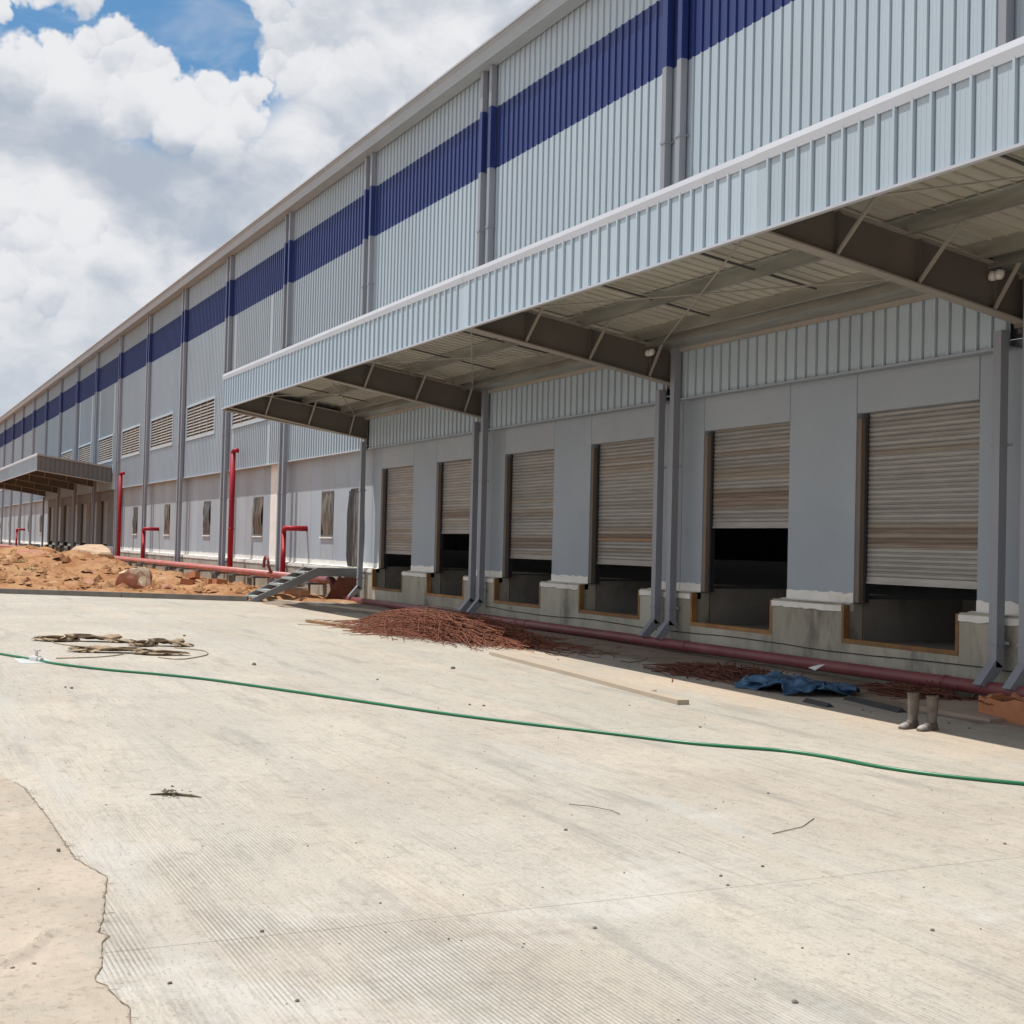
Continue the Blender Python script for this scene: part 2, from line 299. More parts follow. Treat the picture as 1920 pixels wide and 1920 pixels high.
col = t.mix(t.m('MULTIPLY', t.ramp(t.m('MAXIMUM', n7, n8), .60, .74), .55), col, (.30, .235, .17))
t.put(p.inputs['Base Color'], col); p.inputs['Roughness'].default_value = .95; p.inputs['Specular IOR Level'].default_value = .1
bn = t.new('ShaderNodeBump'); bn.inputs['Strength'].default_value = .8; bn.inputs['Distance'].default_value = .010
t.put(bn.inputs['Height'], t.m('ADD', t.m('ADD', n2, t.m('MULTIPLY', t.m('MAXIMUM', n7, n8), .8)), t.m('MULTIPLY', wv, .15))); t.l.new(bn.outputs[0], p.inputs['Normal'])


# ------------------------------------------------------------------ mesh helpers
WL = {}          # world location of every object built
def wloc(o): return WL.get(o.name, Vector((0, 0, 0)))
def put(o, parent=None, at=(0, 0, 0)):
    C.objects.link(o); at = Vector(at); WL[o.name] = at
    if parent: o.parent = parent; o.location = at - wloc(parent)
    else: o.location = at
    return o
def tag(o, label=None, cat=None, group=None, kind=None):
    if label: o['label'] = label
    if cat: o['category'] = cat
    if group: o['group'] = group
    if kind: o['kind'] = kind
    return o
def thing(name, label, cat, at=(0, 0, 0), group=None):
    o = bpy.data.objects.new(name, None); o.empty_display_size = .2
    put(o, None, at); return tag(o, label, cat, group)

class MB:
    def __init__(s): s.v = []; s.f = []; s.mi = []; s.cur = 0
    def quad(s, a, b, c, d):
        i = len(s.v); s.v += [tuple(a), tuple(b), tuple(c), tuple(d)]; s.f.append((i, i+1, i+2, i+3)); s.mi.append(s.cur)
    def poly(s, pts):
        i = len(s.v); s.v += [tuple(q) for q in pts]; s.f.append(tuple(range(i, i+len(pts)))); s.mi.append(s.cur)
    def hexa(s, p):     # 8 corners: bottom 0-3 ccw, top 4-7
        i = len(s.v); s.v += [tuple(q) for q in p]
        for q in ((3, 2, 1, 0), (4, 5, 6, 7), (0, 1, 5, 4), (1, 2, 6, 5), (2, 3, 7, 6), (3, 0, 4, 7)):
            s.f.append(tuple(i+k for k in q)); s.mi.append(s.cur)
    def box(s, x0, x1, y0, y1, z0, z1):
        s.hexa([(x0, y0, z0), (x1, y0, z0), (x1, y1, z0), (x0, y1, z0), (x0, y0, z1), (x1, y0, z1), (x1, y1, z1), (x0, y1, z1)])
    def bar(s, a, b, w, h, up=(0, 0, 1)):   # box bar from a to b, width w, height h
        a = Vector(a); b = Vector(b); d = (b-a).normalized(); u = Vector(up)
        side = d.cross(u)
        if side.length < 1e-4: side = d.cross(Vector((1, 0, 0)))
        side.normalize(); u = side.cross(d).normalized(); x = side*w/2; z = u*h/2
        s.hexa([a-x-z, a+x-z, b+x-z, b-x-z, a-x+z, a+x+z, b+x+z, b-x+z])
    def tube(s, pts, r, n=8, cap=True):
        pts = [Vector(q) for q in pts]; rings = []; ref = None
        for k, q in enumerate(pts):
            d = (pts[min(k+1, len(pts)-1)] - pts[max(k-1, 0)]).normalized()
            if ref is None: ref = Vector((0, 0, 1)) if abs(d.z) < .9 else Vector((1, 0, 0))
            a = (ref - d*ref.dot(d)).normalized(); ref = a; b = d.cross(a)
            rr = r[k] if isinstance(r, (list, tuple)) else r
            i = len(s.v); rings.append(i)
            for j in range(n):
                an = 2*math.pi*j/n; s.v.append(tuple(q + a*math.cos(an)*rr + b*math.sin(an)*rr))
        for k in range(len(rings)-1):
            for j in range(n):
                j2 = (j+1) % n; s.f.append((rings[k]+j, rings[k]+j2, rings[k+1]+j2, rings[k+1]+j)); s.mi.append(s.cur)
        if cap:
            s.f.append(tuple(rings[0]+j for j in reversed(range(n)))); s.mi.append(s.cur)
            s.f.append(tuple(rings[-1]+j for j in range(n))); s.mi.append(s.cur)
    def grid(s, rows):
        i = len(s.v); nx = len(rows[0])
        for r in rows: s.v += [tuple(q) for q in r]
        for a in range(len(rows)-1):
            for b in range(nx-1):
                k = i+a*nx+b; s.f.append((k, k+1, k+nx+1, k+nx)); s.mi.append(s.cur)
    def mesh(s, name, mats, smooth=False, off=(0, 0, 0)):
        me = bpy.data.meshes.new(name); o = Vector(off)
        me.from_pydata([tuple(Vector(q)-o) for q in s.v], [], s.f)
        for k in (mats if isinstance(mats, (list, tuple)) else [mats]): me.materials.append(MATS[k])
        me.polygons.foreach_set('material_index', s.mi)
        if smooth: me.polygons.foreach_set('use_smooth', [True]*len(me.polygons))
        me.update(); return me
    def obj(s, name, mats, parent=None, at=None, smooth=False):
        """vertices are in world space; the object's origin goes to `at` (default: centre of its base)"""
        if at is None:
            xs, ys, zs = zip(*s.v); at = ((min(xs)+max(xs))/2, (min(ys)+max(ys))/2, min(zs))
        return put(bpy.data.objects.new(name, s.mesh(name, mats, smooth, at)), parent, at)

def fix_normals(o):
    bm = bmesh.new(); bm.from_mesh(o.data); bmesh.ops.recalc_face_normals(bm, faces=bm.faces); bm.to_mesh(o.data); bm.free()
def settle(o):
    """rigidly move a thing (with its parts) from the level survey onto the falling yard"""
    l = o.location; q = gp(l.x, l.y); o.location = (q.x, q.y, l.z+q.z); WL[o.name] = Vector(o.location); return o
def settle_v(o, base=None):
    """vertex by vertex, for things that run along the ground"""
    at = wloc(o); n = gp(at.x, at.y); n.z += at.z
    for v in o.data.vertices:
        w = v.co+at; q = gp(w.x, w.y, w.z); v.co = q-n
    p = o.parent; o.location = n-(wloc(p) if p else Vector((0, 0, 0))); WL[o.name] = n; return o
def rib_profile(u0, u1, pitch=.25, rise=.034, phase=0.0, minor=True):
    """trapezoidal sheet profile: list of (u, height)"""
    pts = [(u0, 0.0)]; k = math.ceil((u0+.04-phase)/pitch)
    while phase+k*pitch < u1-.04:
        c = phase+k*pitch
        pts += [(c-.030, 0), (c-.016, rise), (c+.014, rise), (c+.019, 0), (c+.021, -.022), (c+.034, -.022), (c+.037, 0)]  # groove right of each rib is added to make a dark shade line
        if minor and c+.2 < u1:
            for q in (.092, .158): pts += [(c+q-.010, 0), (c+q, .0035), (c+q+.010, 0)]
        k += 1
    pts.append((u1, 0.0)); return [q for i, q in enumerate(pts) if i == 0 or q[0] > pts[i-1][0]+1e-6]
def ribs(mb, prof, A, B):
    """A(u,h), B(u,h): the two ends of the extrusion"""
    for (u, h), (u2, h2) in zip(prof, prof[1:]): mb.quad(A(u, h), A(u2, h2), B(u2, h2), B(u, h))

# ------------------------------------------------------------------ layout of the building
BAY = 7.948
def COL(k): return -12.348 - BAY*k
KMIN, KMAX = -2, 19          # bay k runs from COL(k+1) (left) to COL(k) (right)
YW, YC, YP = 13.09, 12.865, 12.90          # smooth wall, cladding, plinth faces
ZC, ZS0, ZS1, ZE = 4.34, 10.27, 11.68, 12.93
MAIN = [-2, -1, 0, 1, 2]; FAR = [8, 9, 10, 11]
DOORS = [(.66, 3.04), (4.62, 7.02)]
def bay_kind(k): return 'dock' if k in MAIN or k in FAR else 'wall'
def doors_of(k):
    if bay_kind(k) != 'dock': return []
    return [(COL(k+1)+a, COL(k+1)+b) for a, b in (DOORS[:1] if k == 8 else DOORS)]

# ------------------------------------------------------------------ setting: ground, yard, kerb, soil
mb = MB(); mb.poly([(-900, -600, -.9), (600, -600, -.9), (600, 900, -.9), (-900, 900, -.9)])
tag(mb.obj('ground', 'soil', None, (0, 0, -.9)), kind='structure')

EDGE = [(-52.0, -11.5), (-41.25, 3.78), (-37.0, 9.80), (-34.9, 12.9)]     # rim of the concrete towards the soil
def edge_x(y):
    for (xa, ya), (xb, yb) in zip(EDGE, EDGE[1:]):
        if ya <= y <= yb: return xa+(xb-xa)*(y-ya)/(yb-ya)
    return EDGE[0][0] + (y-EDGE[0][1])*(EDGE[1][0]-EDGE[0][0])/(EDGE[1][1]-EDGE[0][1]) if y < EDGE[0][1] else EDGE[-1][0]
yard = bpy.data.objects.new('concrete_yard', None); put(yard); tag(yard, kind='structure')
ys = [-19.4, -15.4, -11.4, -7.4, -3.4, .66, 4.7, 8.7, 12.86]
xs = sorted([-6.39+5.6*k for k in range(-9, 5) if abs(-6.39+5.6*k+22) > 1.5]+[-22.0])
def clip_left(poly, y0, y1):
    """keep the part of a slab right of the slanted rim (rim is straight within one lane, close enough)"""
    xa, xb = edge_x(y0), edge_x(y1); out = []
    f = lambda q: q[0]-(xa+(xb-xa)*(q[1]-y0)/(y1-y0))
    for i, q in enumerate(poly):
        r = poly[(i+1) % len(poly)]; fq, fr = f(q), f(r)
        if fq >= 0: out.append(q)
        if fq*fr < 0: w = fq/(fq-fr); out.append((q[0]+(r[0]-q[0])*w, q[1]+(r[1]-q[1])*w))
    return out
G = .0022
for y0, y1 in zip(ys, ys[1:]):
    for x0, x1 in zip(xs, xs[1:]):
        pl = clip_left([(x0+G, y0+.0012), (x1-G, y0+.0012), (x1-G, y1-.0012), (x0+G, y1-.0012)], y0, y1)
        if len(pl) < 3: continue
        mb = MB(); mb.poly([(x, y, zg(x)) for x, y in pl])
        for (xa, ya), (xb, yb) in zip(pl, pl[1:]+pl[:1]): mb.quad((xa, ya, zg(xa)), (xa, ya, zg(xa)-.2), (xb, yb, zg(xb)-.2), (xb, yb, zg(xb)))
        mb.obj('concrete_slab', 'yard_conc', yard)
mb = MB()
for (xa, ya), (xb, yb) in zip(EDGE[:3], EDGE[1:3]):
    d = Vector((xb-xa, yb-ya, 0)).normalized(); n = Vector((-d.y, d.x, 0))
    n = n if n.x < 0 else -n
    L_ = (Vector((xb, yb, 0))-Vector((xa, ya, 0))).length; ns = max(1, round(L_/3.0)); st = L_/ns
    for s_ in range(ns):
        a = Vector((xa, ya, 0))+d*(s_*st+.01); b = Vector((xa, ya, 0))+d*(s_*st+st-.01)
        mb.hexa([a-Vector((0, 0, .2)), b-Vector((0, 0, .2)), b+n*.15-Vector((0, 0, .2)), a+n*.15-Vector((0, 0, .2)),
                 a+Vector((0, 0, .14)), b+Vector((0, 0, .14)), b+n*.15+Vector((0, 0, .14)), a+n*.15+Vector((0, 0, .14))])
ko = mb.obj('kerb', 'pit_conc'); fix_normals(ko); tag(ko, kind='structure')

def soil_h(x, y):
    """height of the loose soil left of the yard"""
    e = edge_x(y)-x                                   # metres beyond the rim
    def hump(cx, cy, rx, ry, h):
        q = ((x-cx)/rx)**2+((y-cy)/ry)**2
        return h*math.exp(-q*1.4)
    z = .05
    z += hump(-51, 7.4, 4.6, 2.6, 1.05) + hump(-56, 5.0, 6, 3.2, .72) + hump(-66, 7.5, 7, 2.6, 1.0) + hump(-74, 6.0, 10, 4, .75)
    z += hump(-45.6, 9.3, 2.6, 1.3, .42) + hump(-49, 3.2, 4, 2.5, .55) + hump(-90, 5, 14, 4.5, .85) + hump(-58, -3, 8, 6, .6) + hump(-41.6, 10.6, 1.8, .8, .22)
    nn = mnoise.fractal(Vector((x*.8, y*.8, 1.7)), 1.0, 2.1, 5)
    n2 = mnoise.fractal(Vector((x*2.6, y*2.6, 5.7)), .8, 2.1, 4)
    z *= .74
    n3_ = mnoise.ridged_multi_fractal(Vector((x*1.1, y*1.1, 3.3)), 1.0, 2.0, 4, 1.0, 2.0)-1.0
    z += nn*.16*min(1, .35+z) + n2*.085 + n3_*.06*min(1, .3+z)
    z *= min(1, max(0, (e+.05)/1.3)) if e < 1.3 else 1
    z = z + .10
    if y > 11.7: z = z*(1-(y-11.7)/1.6) + .02*(y-11.7)
    if e < .8: z = min(z, max(-.05, (e-.28)*.45))
    return max(z, -.02) if e > .3 else -.06
mb = MB(); rows = []
yy = [-34+.5*i for i in range(60)] + [-4+.16*i for i in range(107)]
xx = [-160+1.0*i for i in range(80)] + [-80+.24*i for i in range(190)]
for y in yy: rows.append([(x, y, soil_h(x, y)) for x in xx])
mb.grid(rows); so_ = mb.obj('soil_mound', 'soil', None, (-60, 5, 0), True); tag(so_, kind='structure')
# loose clods on the soil
mb = MB(); rng = random.Random(3)
for _ in range(1500):
    x = rng.uniform(-66, -38); y = rng.uniform(-2, 11.4)
    if edge_x(y)-x < .35: continue
    r = rng.choice([.03, .04, .05, .06, .07, .09, .12, .16, .20]); z = soil_h(x, y)
    pts = []
    for k in range(6):
        an = k*math.pi/3+rng.uniform(-.3, .3); q = r*rng.uniform(.7, 1.25); pts.append((x+math.cos(an)*q, y+math.sin(an)*q, z+r*rng.uniform(-.1, .4)))
    top = (x+rng.uniform(-.3, .3)*r, y+rng.uniform(-.3, .3)*r, z+r*rng.uniform(.7, 1.1))
    for k in range(6): mb.poly([pts[k], pts[(k+1) % 6], top])
tag(mb.obj('clods', 'soil', None, (-50, 5, 0)), 'loose clods scattered over the orange soil heap', 'soil clods', kind='stuff')
# dirt washed over the slab near the stair foot and under the wire heap
mb = MB(); rng = random.Random(5)
def patch(cx, cy, rx, ry, h, seed, n=40):
    rows = []
    for i in range(n+1):
        row = []
        for j in range(n+1):
            u = i/n*2-1; v = j/n*2-1; q = math.hypot(u, v)
            e = 1-q+.35*mnoise.fractal(Vector((u*2+seed, v*2, seed)), 1, 2, 4)
            z = max(0, min(1, e*1.6))*h*(.5+.5*mnoise.noise(Vector((u*4+seed, v*4, 0)))) + (0 if e > 0 else -.03)
            row.append((cx+u*rx, cy+v*ry, z+.001+zg(cx+u*rx)))
        rows.append(row)
    mb.grid(rows)
patch(-35.2, 11.4, 4.2, 1.5, .09, 1); patch(-29.5, 11.9, 3.6, .9, .06, 4); patch(-13.0, 11.9, 3.5, .8, .03, 8); patch(-21, 11.9, 6, .8, .035, 12)
tag(mb.obj('dirt', 'floor_dirt', None, (-30, 11.5, 0), True), 'thin drift of orange dirt along the foot of the dock wall', 'dirt', kind='stuff')

# ------------------------------------------------------------------ warehouse
wh = thing('warehouse', 'long pale blue corrugated metal warehouse with a navy stripe and roller shutter docks', 'warehouse', (-60, YW, 0))
XR, XL = COL(KMIN), COL(KMAX+1)
# shell: floor, back, ends, roof
mb = MB()
mb.box(XL+.3, XR-.3, 15.2, 62, -.3, 1.05)
for k in range(KMIN, KMAX+1):
    px = COL(k+1)+.0
    cuts = [(a-.02, b-.10) for a, b in doors_of(k)]
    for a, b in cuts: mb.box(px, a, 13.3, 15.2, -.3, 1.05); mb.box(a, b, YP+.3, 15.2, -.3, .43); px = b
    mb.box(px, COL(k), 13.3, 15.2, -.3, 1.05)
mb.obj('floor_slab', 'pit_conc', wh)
mb = MB(); mb.box(XL, XR, 62, 62.2, 0, 13.5); mb.box(XL, XL+.2, 13.0, 62, 0, 12.9); mb.box(XR-.2, XR, 13.0, 62, 0, 12.9)
mb.obj('rear_wall', 'inside', wh)
mb = MB(); ribs(mb, rib_profile(XL-.4, XR+.4, 1.0, .04, minor=False), lambda u, h: (u, 12.6, 12.93+h), lambda u, h: (u, 62, 15.6+h))
mb.obj('roof', 'clad_blue', wh)
# unseen box added behind the profiled sheets to block daylight leaks
mb = MB(); mb.box(XL+.2, XR-.2, 13.06, 13.09, 4.46, 12.85); mb.obj('light_block', 'inside', wh)

# cladding per bay
LOUV = [k for k in range(3, KMAX+1) if k not in (11, 12, 13)]
for k in range(KMIN, KMAX+1):
    xl, xr = COL(k+1), COL(k); near = k < 9
    PF = lambda a, b: rib_profile(a, b, .25, .030, -12.85, near)
    def sheet(mb, a, b, z0, z1): ribs(mb, PF(a, b), lambda u, h: (u, YC-h, z0), lambda u, h: (u, YC-h, z1))
    mb = MB(); lo = xl+.001; hi = xr-.001
    if k in LOUV:
        a, b = xl+.75, xl+5.75
        sheet(mb, lo, a, ZC, ZS0); sheet(mb, b, hi, ZC, ZS0); sheet(mb, a, b, ZC, 6.0); sheet(mb, a, b, 7.33, ZS0)
    elif bay_kind(k) == 'dock':
        sheet(mb, lo, hi, 5.3, ZS0); sheet(mb, lo+.2, hi-.2, ZC, 5.3)
    else: sheet(mb, lo, hi, ZC, ZS0)
    mb.obj('cladding_sheet', 'clad_blue', wh)
    mb = MB(); sheet(mb, lo, hi, ZS0, ZS1); o = mb.obj('cladding_sheet', 'clad_navy', wh); tag(o, 'navy blue corrugated stripe sheet')
    mb = MB(); sheet(mb, lo, hi, ZS1, ZE); mb.obj('cladding_sheet', 'clad_blue', wh)
    # flashing under the sheets
    mb = MB(); g = .2 if bay_kind(k) == 'dock' else 0
    mb.box(xl+g+.002, xr-g-.002, YC-.045, YC+.05, ZC-.035, ZC-.002); mb.box(xl+g+.002, xr-g-.002, YC+.05, YW+.05, ZC-.02, ZC-.004)
    o = mb.obj('base_flashing', 'trim_white' if bay_kind(k) != 'dock' else 'wall_panel', wh)
    if k in LOUV:
        a, b = xl+.75, xl+5.75
        mb = MB(); w = .10
        for q in ((a-w, a, 5.9, 7.43), (b, b+w, 5.9, 7.43), (a, b, 5.9, 6.0), (a, b, 7.33, 7.43)): mb.box(q[0], q[1], YC-.05, YC-.002, q[2], q[3])
        fr = mb.obj('louvre_vent', 'clad_blue', wh)
        mb = MB(); nb = 10
        for i in range(nb):
            z = 6.03+i*1.30/nb
            mb.quad((a, YC-.03, z), (b, YC-.03, z), (b, YC+.05, z+.10), (a, YC+.05, z+.10))
            mb.quad((a, YC-.03, z), (a, YC-.03, z-.028), (b, YC-.03, z-.028), (b, YC-.03, z))
        for q in (1.25, 2.5, 3.75): mb.box(a+q-.02, a+q+.02, YC-.035, YC-.02, 6.0, 7.33)
        o = mb.obj('louvre_blades', 'louvre', fr); tag(o, kind='stuff')
# eave gutter and roof edge
mb = MB()
y0, y1 = YC-.40, YC-.05
prof = [(y0, 13.0), (y0, 12.94), (y0+.03, 12.92), (y0+.05, 12.66), (y1, 12.62)]
for (ya, za), (yb, zb) in zip(prof, prof[1:]): mb.quad((XL-.4, ya, za), (XL-.4, yb, zb), (XR+.4, yb, zb), (XR+.4, ya, za))
mb.quad((XL-.4, y0, 13.0), (XR+.4, y0, 13.0), (XR+.4, y0+.05, 13.0), (XL-.4, y0+.05, 13.0)); mb.quad((XL-.4, y0+.05, 13.0), (XR+.4, y0+.05, 13.0), (XR+.4, y1, 12.95), (XL-.4, y1, 12.95))
for x in (XL-.4, XR+.4): mb.poly([(x, q[0], q[1]) for q in prof]+[(x, y1, 12.95)])
mb.obj('gutter', 'gutter_grey', wh)
mb = MB(); mb.box(XL-.4, XR+.4, YC-.44, YC-.33, 13.0, 13.045); mb.obj('eave_trim', 'trim_white', wh)

# smooth wall panels, plinth, coping
PG = .006
def panel(x0, x1, z0, z1, m_='wall_panel', y0=YW, y1=YW+.2):
    mb = MB(); c = .006; a, b, z2, z3 = x0+PG, x1-PG, z0+.002, z1-.002
    fr = [(a+c, y0, z2+c), (b-c, y0, z2+c), (b-c, y0, z3-c), (a+c, y0, z3-c)]; mid = [(a, y0+c, z2), (b, y0+c, z2), (b, y0+c, z3), (a, y0+c, z3)]
    mb.poly(fr)
    for i in range(4): mb.quad(mid[i], mid[(i+1) % 4], fr[(i+1) % 4], fr[i])
    bk = [(q[0], y1, q[2]) for q in mid]
    for i in range(4): mb.quad(bk[i], bk[(i+1) % 4], mid[(i+1) % 4], mid[i])
    mb.poly(bk[::-1]); return mb.obj('wall_panel', m_, wh)
def jag_band(x0, x1, seed):
    """white paint brushed on the foot of the wall, ragged along its top"""
    mb = MB(); rg = random.Random(seed); n = max(2, int((x1-x0)/.07)); tops = [1.135+.035*mnoise.noise(Vector((x0+i*.5, seed*3.1, 0)))+rg.uniform(-.006, .006) for i in range(n+1)]
    for i in range(n):
        a = x0+(x1-x0)*i/n; b = x0+(x1-x0)*(i+1)/n
        mb.quad((a, YW-.004, 1.0), (b, YW-.004, 1.0), (b, YW-.004, tops[i+1]), (a, YW-.004, tops[i]))
        mb.quad((a, YW-.004, tops[i]), (b, YW-.004, tops[i+1]), (b, YW+.001, tops[i+1]), (a, YW+.001, tops[i]))
    return mb.obj('paint_band', 'white_paint', wh)
def coping(x0, x1, seed):
    mb = MB(); rg = random.Random(seed); n = max(2, int((x1-x0)/.08)); lows = [.875+.02*mnoise.noise(Vector((x0+i*.4, seed*1.7, 4)))+rg.uniform(-.008, .008) for i in range(n+1)]
    zt = .985
    mb.quad((x0, YP-.02, zt-.03), (x1, YP-.02, zt-.03), (x1, YW+.02, zt+.02), (x0, YW+.02, zt+.02))
    for i in range(n):
        a = x0+(x1-x0)*i/n; b = x0+(x1-x0)*(i+1)/n
        mb.quad((a, YP-.02, lows[i]), (b, YP-.02, lows[i+1]), (b, YP-.02, zt-.03), (a, YP-.02, zt-.03))
        mb.quad((a, YP+.02, lows[i]), (b, YP+.02, lows[i+1]), (b, YP-.02, lows[i+1]), (a, YP-.02, lows[i]))
    mb.poly([(x0, YP-.02, lows[0]), (x0, YP-.02, zt-.03), (x0, YW+.02, zt+.02), (x0, YW+.02, lows[0])])
    mb.poly([(x1, YP-.02, lows[-1]), (x1, YW+.02, lows[-1]), (x1, YW+.02, zt+.02), (x1, YP-.02, zt-.03)])
    return mb.obj('coping', 'white_paint', wh)
def plinth(x0, x1, z0, z1):
    mb = MB(); mb.box(x0+.002, x1-.002, YP, YW+.19, z0, z1); return mb.obj('plinth', 'plinth_conc', wh)
ZT = 4.46
SLATS = {}
def slat_mesh(w, m_):
    key = (round(w, 3), m_)
    if key not in SLATS:
        mb = MB(); H = .070; pr = [(0, 0), (-.006, .004), (-.013, .018), (-.015, .032), (-.012, .048), (-.004, .060), (.002, .064), (.002, H)]
        for (ya, za), (yb, zb) in zip(pr, pr[1:]): mb.quad((0, ya, za), (w, ya, za), (w, yb, zb), (0, yb, zb))
        SLATS[key] = mb.mesh('slat', m_, True)
    return SLATS[key]
rng = random.Random(11)
DOORBOT = {(0, 1): 1.285, (0, 0): 2.09, (1, 1): 1.39, (1, 0): 1.43, (2, 1): 1.97, (2, 0): 1.41, (-1, 0): 1.4, (-1, 1): 1.05, (-2, 0): 1.05, (-2, 1): 1.05}
STAINS = {(0, 1): {3: 'slat_grey', 6: 'slat_rust', 7: 'slat_rust', 8: 'slat_dust', 9: 'slat_rust', 10: 'slat_dust'}, (1, 1): {5: 'slat_orange', 6: 'slat_rust', 7: 'slat_dust', 8: 'slat_dust'},
          (0, 0): {3: 'slat_dust', 4: 'slat_rust', 5: 'slat_rust', 6: 'slat_rust', 7: 'slat_dust'}, (1, 0): {2: 'slat_rust', 3: 'slat_dust', 4: 'slat_rust', 12: 'slat_dust', 13: 'slat_dust'},
          (2, 1): {4: 'slat_rust', 5: 'slat_rust', 6: 'slat_dust'}, (2, 0): {3: 'slat_rust', 4: 'slat_dust', 5: 'slat_rust'}}
for k in range(KMIN, KMAX+1):
    xl, xr = COL(k+1), COL(k); dk = doors_of(k)
    if dk:
        px = xl
        for di, (a, b) in enumerate(dk):
            far_shaded = k > 5
            panel(px, a, 1.0, ZT, 'wall_shaded' if far_shaded else 'wall_panel'); jag_band(px+PG, a-PG, k*7+di)
            panel(a, b, 3.75, ZT, 'wall_shaded' if far_shaded else 'wall_panel_b')
            # pit below the door
            pa, pb = a-.02, b-.10
            plinth(px if di == 0 else px-.10, pa, -.6, .985); coping(px if di == 0 else px-.10, pa-.002, k*5+di+.3)
            plinth(pa, pb, -.6, .45)
            mb = MB(); y = YP-.006
            mb.box(pa, pa+.05, y, YP+.10, .485, .965); mb.box(pb-.06, pb, y, YP+.10, .485, .965); mb.box(pa, pb, y, YP+.09, .42, .485)
            mb.obj('pit_edge_angle', 'ochre_steel', wh)
            # jamb, guides, shutter
            mb = MB(); mb.box(a+.004, a+.095, YW+.012, YW+.10, 1.0, 3.68); mb.obj('jamb', 'jamb_brown', wh)
            zb = DOORBOT.get((k, di), 1.25); far = k > 5
            x0, x1 = a+.125, b-.002
            sh = bpy.data.objects.new('roller_shutter', None); put(sh, wh, ((x0+x1)/2, YW+.15, zb))
            mb = MB(); mb.box(a+.097, a+.135, YW+.09, YW+.115, 1.0, 3.74); mb.box(a+.097, a+.11, YW+.115, YW+.19, 1.0, 3.74); mb.box(b, b+.06, YW+.11, YW+.17, 1.0, 3.74); mb.box(a+.02, b, YW+.24, YW+.70, 3.72, 4.2); mb.obj('guide_rail', 'guide_black', sh)
            mb = MB(); mb.box(x0, x1, YW+.125, YW+.15, zb, zb+.10); mb.box(x0, x1, YW+.110, YW+.125, zb, zb+.025); mb.obj('bottom_bar', 'slat_grey', sh)
            n = int((3.80-zb-.10)/.07)+1
            if far:
                mb = MB()
                for i in range(n):
                    z = zb+.10+i*.07; mb.quad((x0, YW+.14, z), (x1, YW+.14, z), (x1, YW+.127, z+.035), (x0, YW+.127, z+.035)); mb.quad((x0, YW+.127, z+.035), (x1, YW+.127, z+.035), (x1, YW+.14, z+.07), (x0, YW+.14, z+.07))
                mb.obj('curtain', 'slat_grey', sh)
            else:
                st = STAINS.get((k, di), {})
                for i in range(n):
                    mm = st.get(i) or ('slat_dust' if rng.random() < .16 else 'slat_grey')
                    put(bpy.data.objects.new('slat', slat_mesh(x1-x0, mm)), sh, (x0, YW+.14, zb+.10+i*.07))
            px = b
        panel(px, xr, 1.0, ZT, 'wall_shaded' if k > 5 else 'wall_panel'); jag_band(px+PG, xr-PG, k*7+5); plinth(px-.10, xr, -.6, .985); coping(px-.098, xr, k*5+4)
    else:
        bnd = [0, 1.1, 2.2, 3.3, 4.5, 5.6, 6.8, BAY]; holes = {3: (1.85, 3.25)}
        if k == 3: bnd = [0, 1.1, 2.2, 3.3, 4.5, 5.9, 7.28, BAY]; holes[5] = (1.0, 3.2)
        if k == 4: bnd = [0, 1.1, 2.2, 3.3, 4.5, 5.4, 6.8, BAY]
        if k < 0: holes = {}
        for i, (a, b) in enumerate(zip(bnd, bnd[1:])):
            m_ = rng.choice(['wall_panel', 'wall_panel_b'])
            if k == 4 and i == 5: m_ = 'white_paint'
            if i in holes:
                z0, z1 = holes[i]
                if z0 > 1.05: panel(xl+a, xl+b, 1.0, z0, m_)
                panel(xl+a, xl+b, z1, ZT, m_)
            else: panel(xl+a, xl+b, 1.0, ZT, m_)
        door_cut = [(0, 5.9), (7.28, BAY)] if k == 3 else [(0, BAY)]
        for a, b in door_cut: jag_band(xl+a, xl+b, k*7)
        plinth(xl, xr, -.6, .985); coping(xl, xr, k*5)
        # window wrapped in plastic sheet
        if 3 in holes:
            a, b = xl+3.3, xl+4.5
            mb = MB(); w = .06
            for q in ((a+PG, a+w, 1.85, 3.25), (b-w, b-PG, 1.85, 3.25), (a+w, b-w, 1.85, 1.91), (a+w, b-w, 3.19, 3.25)): mb.box(q[0], q[1], YW-.012, YW+.06, q[2], q[3])
            mb.cur = 1; mb.box(a-.03, b+.03, YW-.05, YW+.02, 1.80, 1.845)
            win = mb.obj('window', ['window_frame', 'white_paint'], wh)
            rows = []; rg = random.Random(k)
            bow = .25 if k % 2 == 0 else .06
            for i in range(19):
                v = i/18; z = 1.87+1.36*v; row = []
                pinch = bow*(1-abs(2*v-1)**3)-bow*.5
                for j in range(13):
                    u = j/12; x = a+.05+(b-a-.10)*u
                    fold = .03*math.sin(u*19+v*(4 if k % 2 else -5)+k)+.02*mnoise.noise(Vector((u*6, v*3+k, k)))
                    row.append((x+.03*math.sin(v*5+k), YW+.035-.02-fold-.05*math.sin(v*math.pi), z))
                rows.append(row)
            mb = MB(); mb.grid(rows); o = mb.obj('sheet', 'brown_sheet' if k in (3, 4, 6) else 'grey_sheet', win, None, True)
            mb = MB(); mb.box(a+.06, b-.06, YW+.10, YW+.12, 1.9, 3.2); mb.obj('pane', 'black_sheet', win)
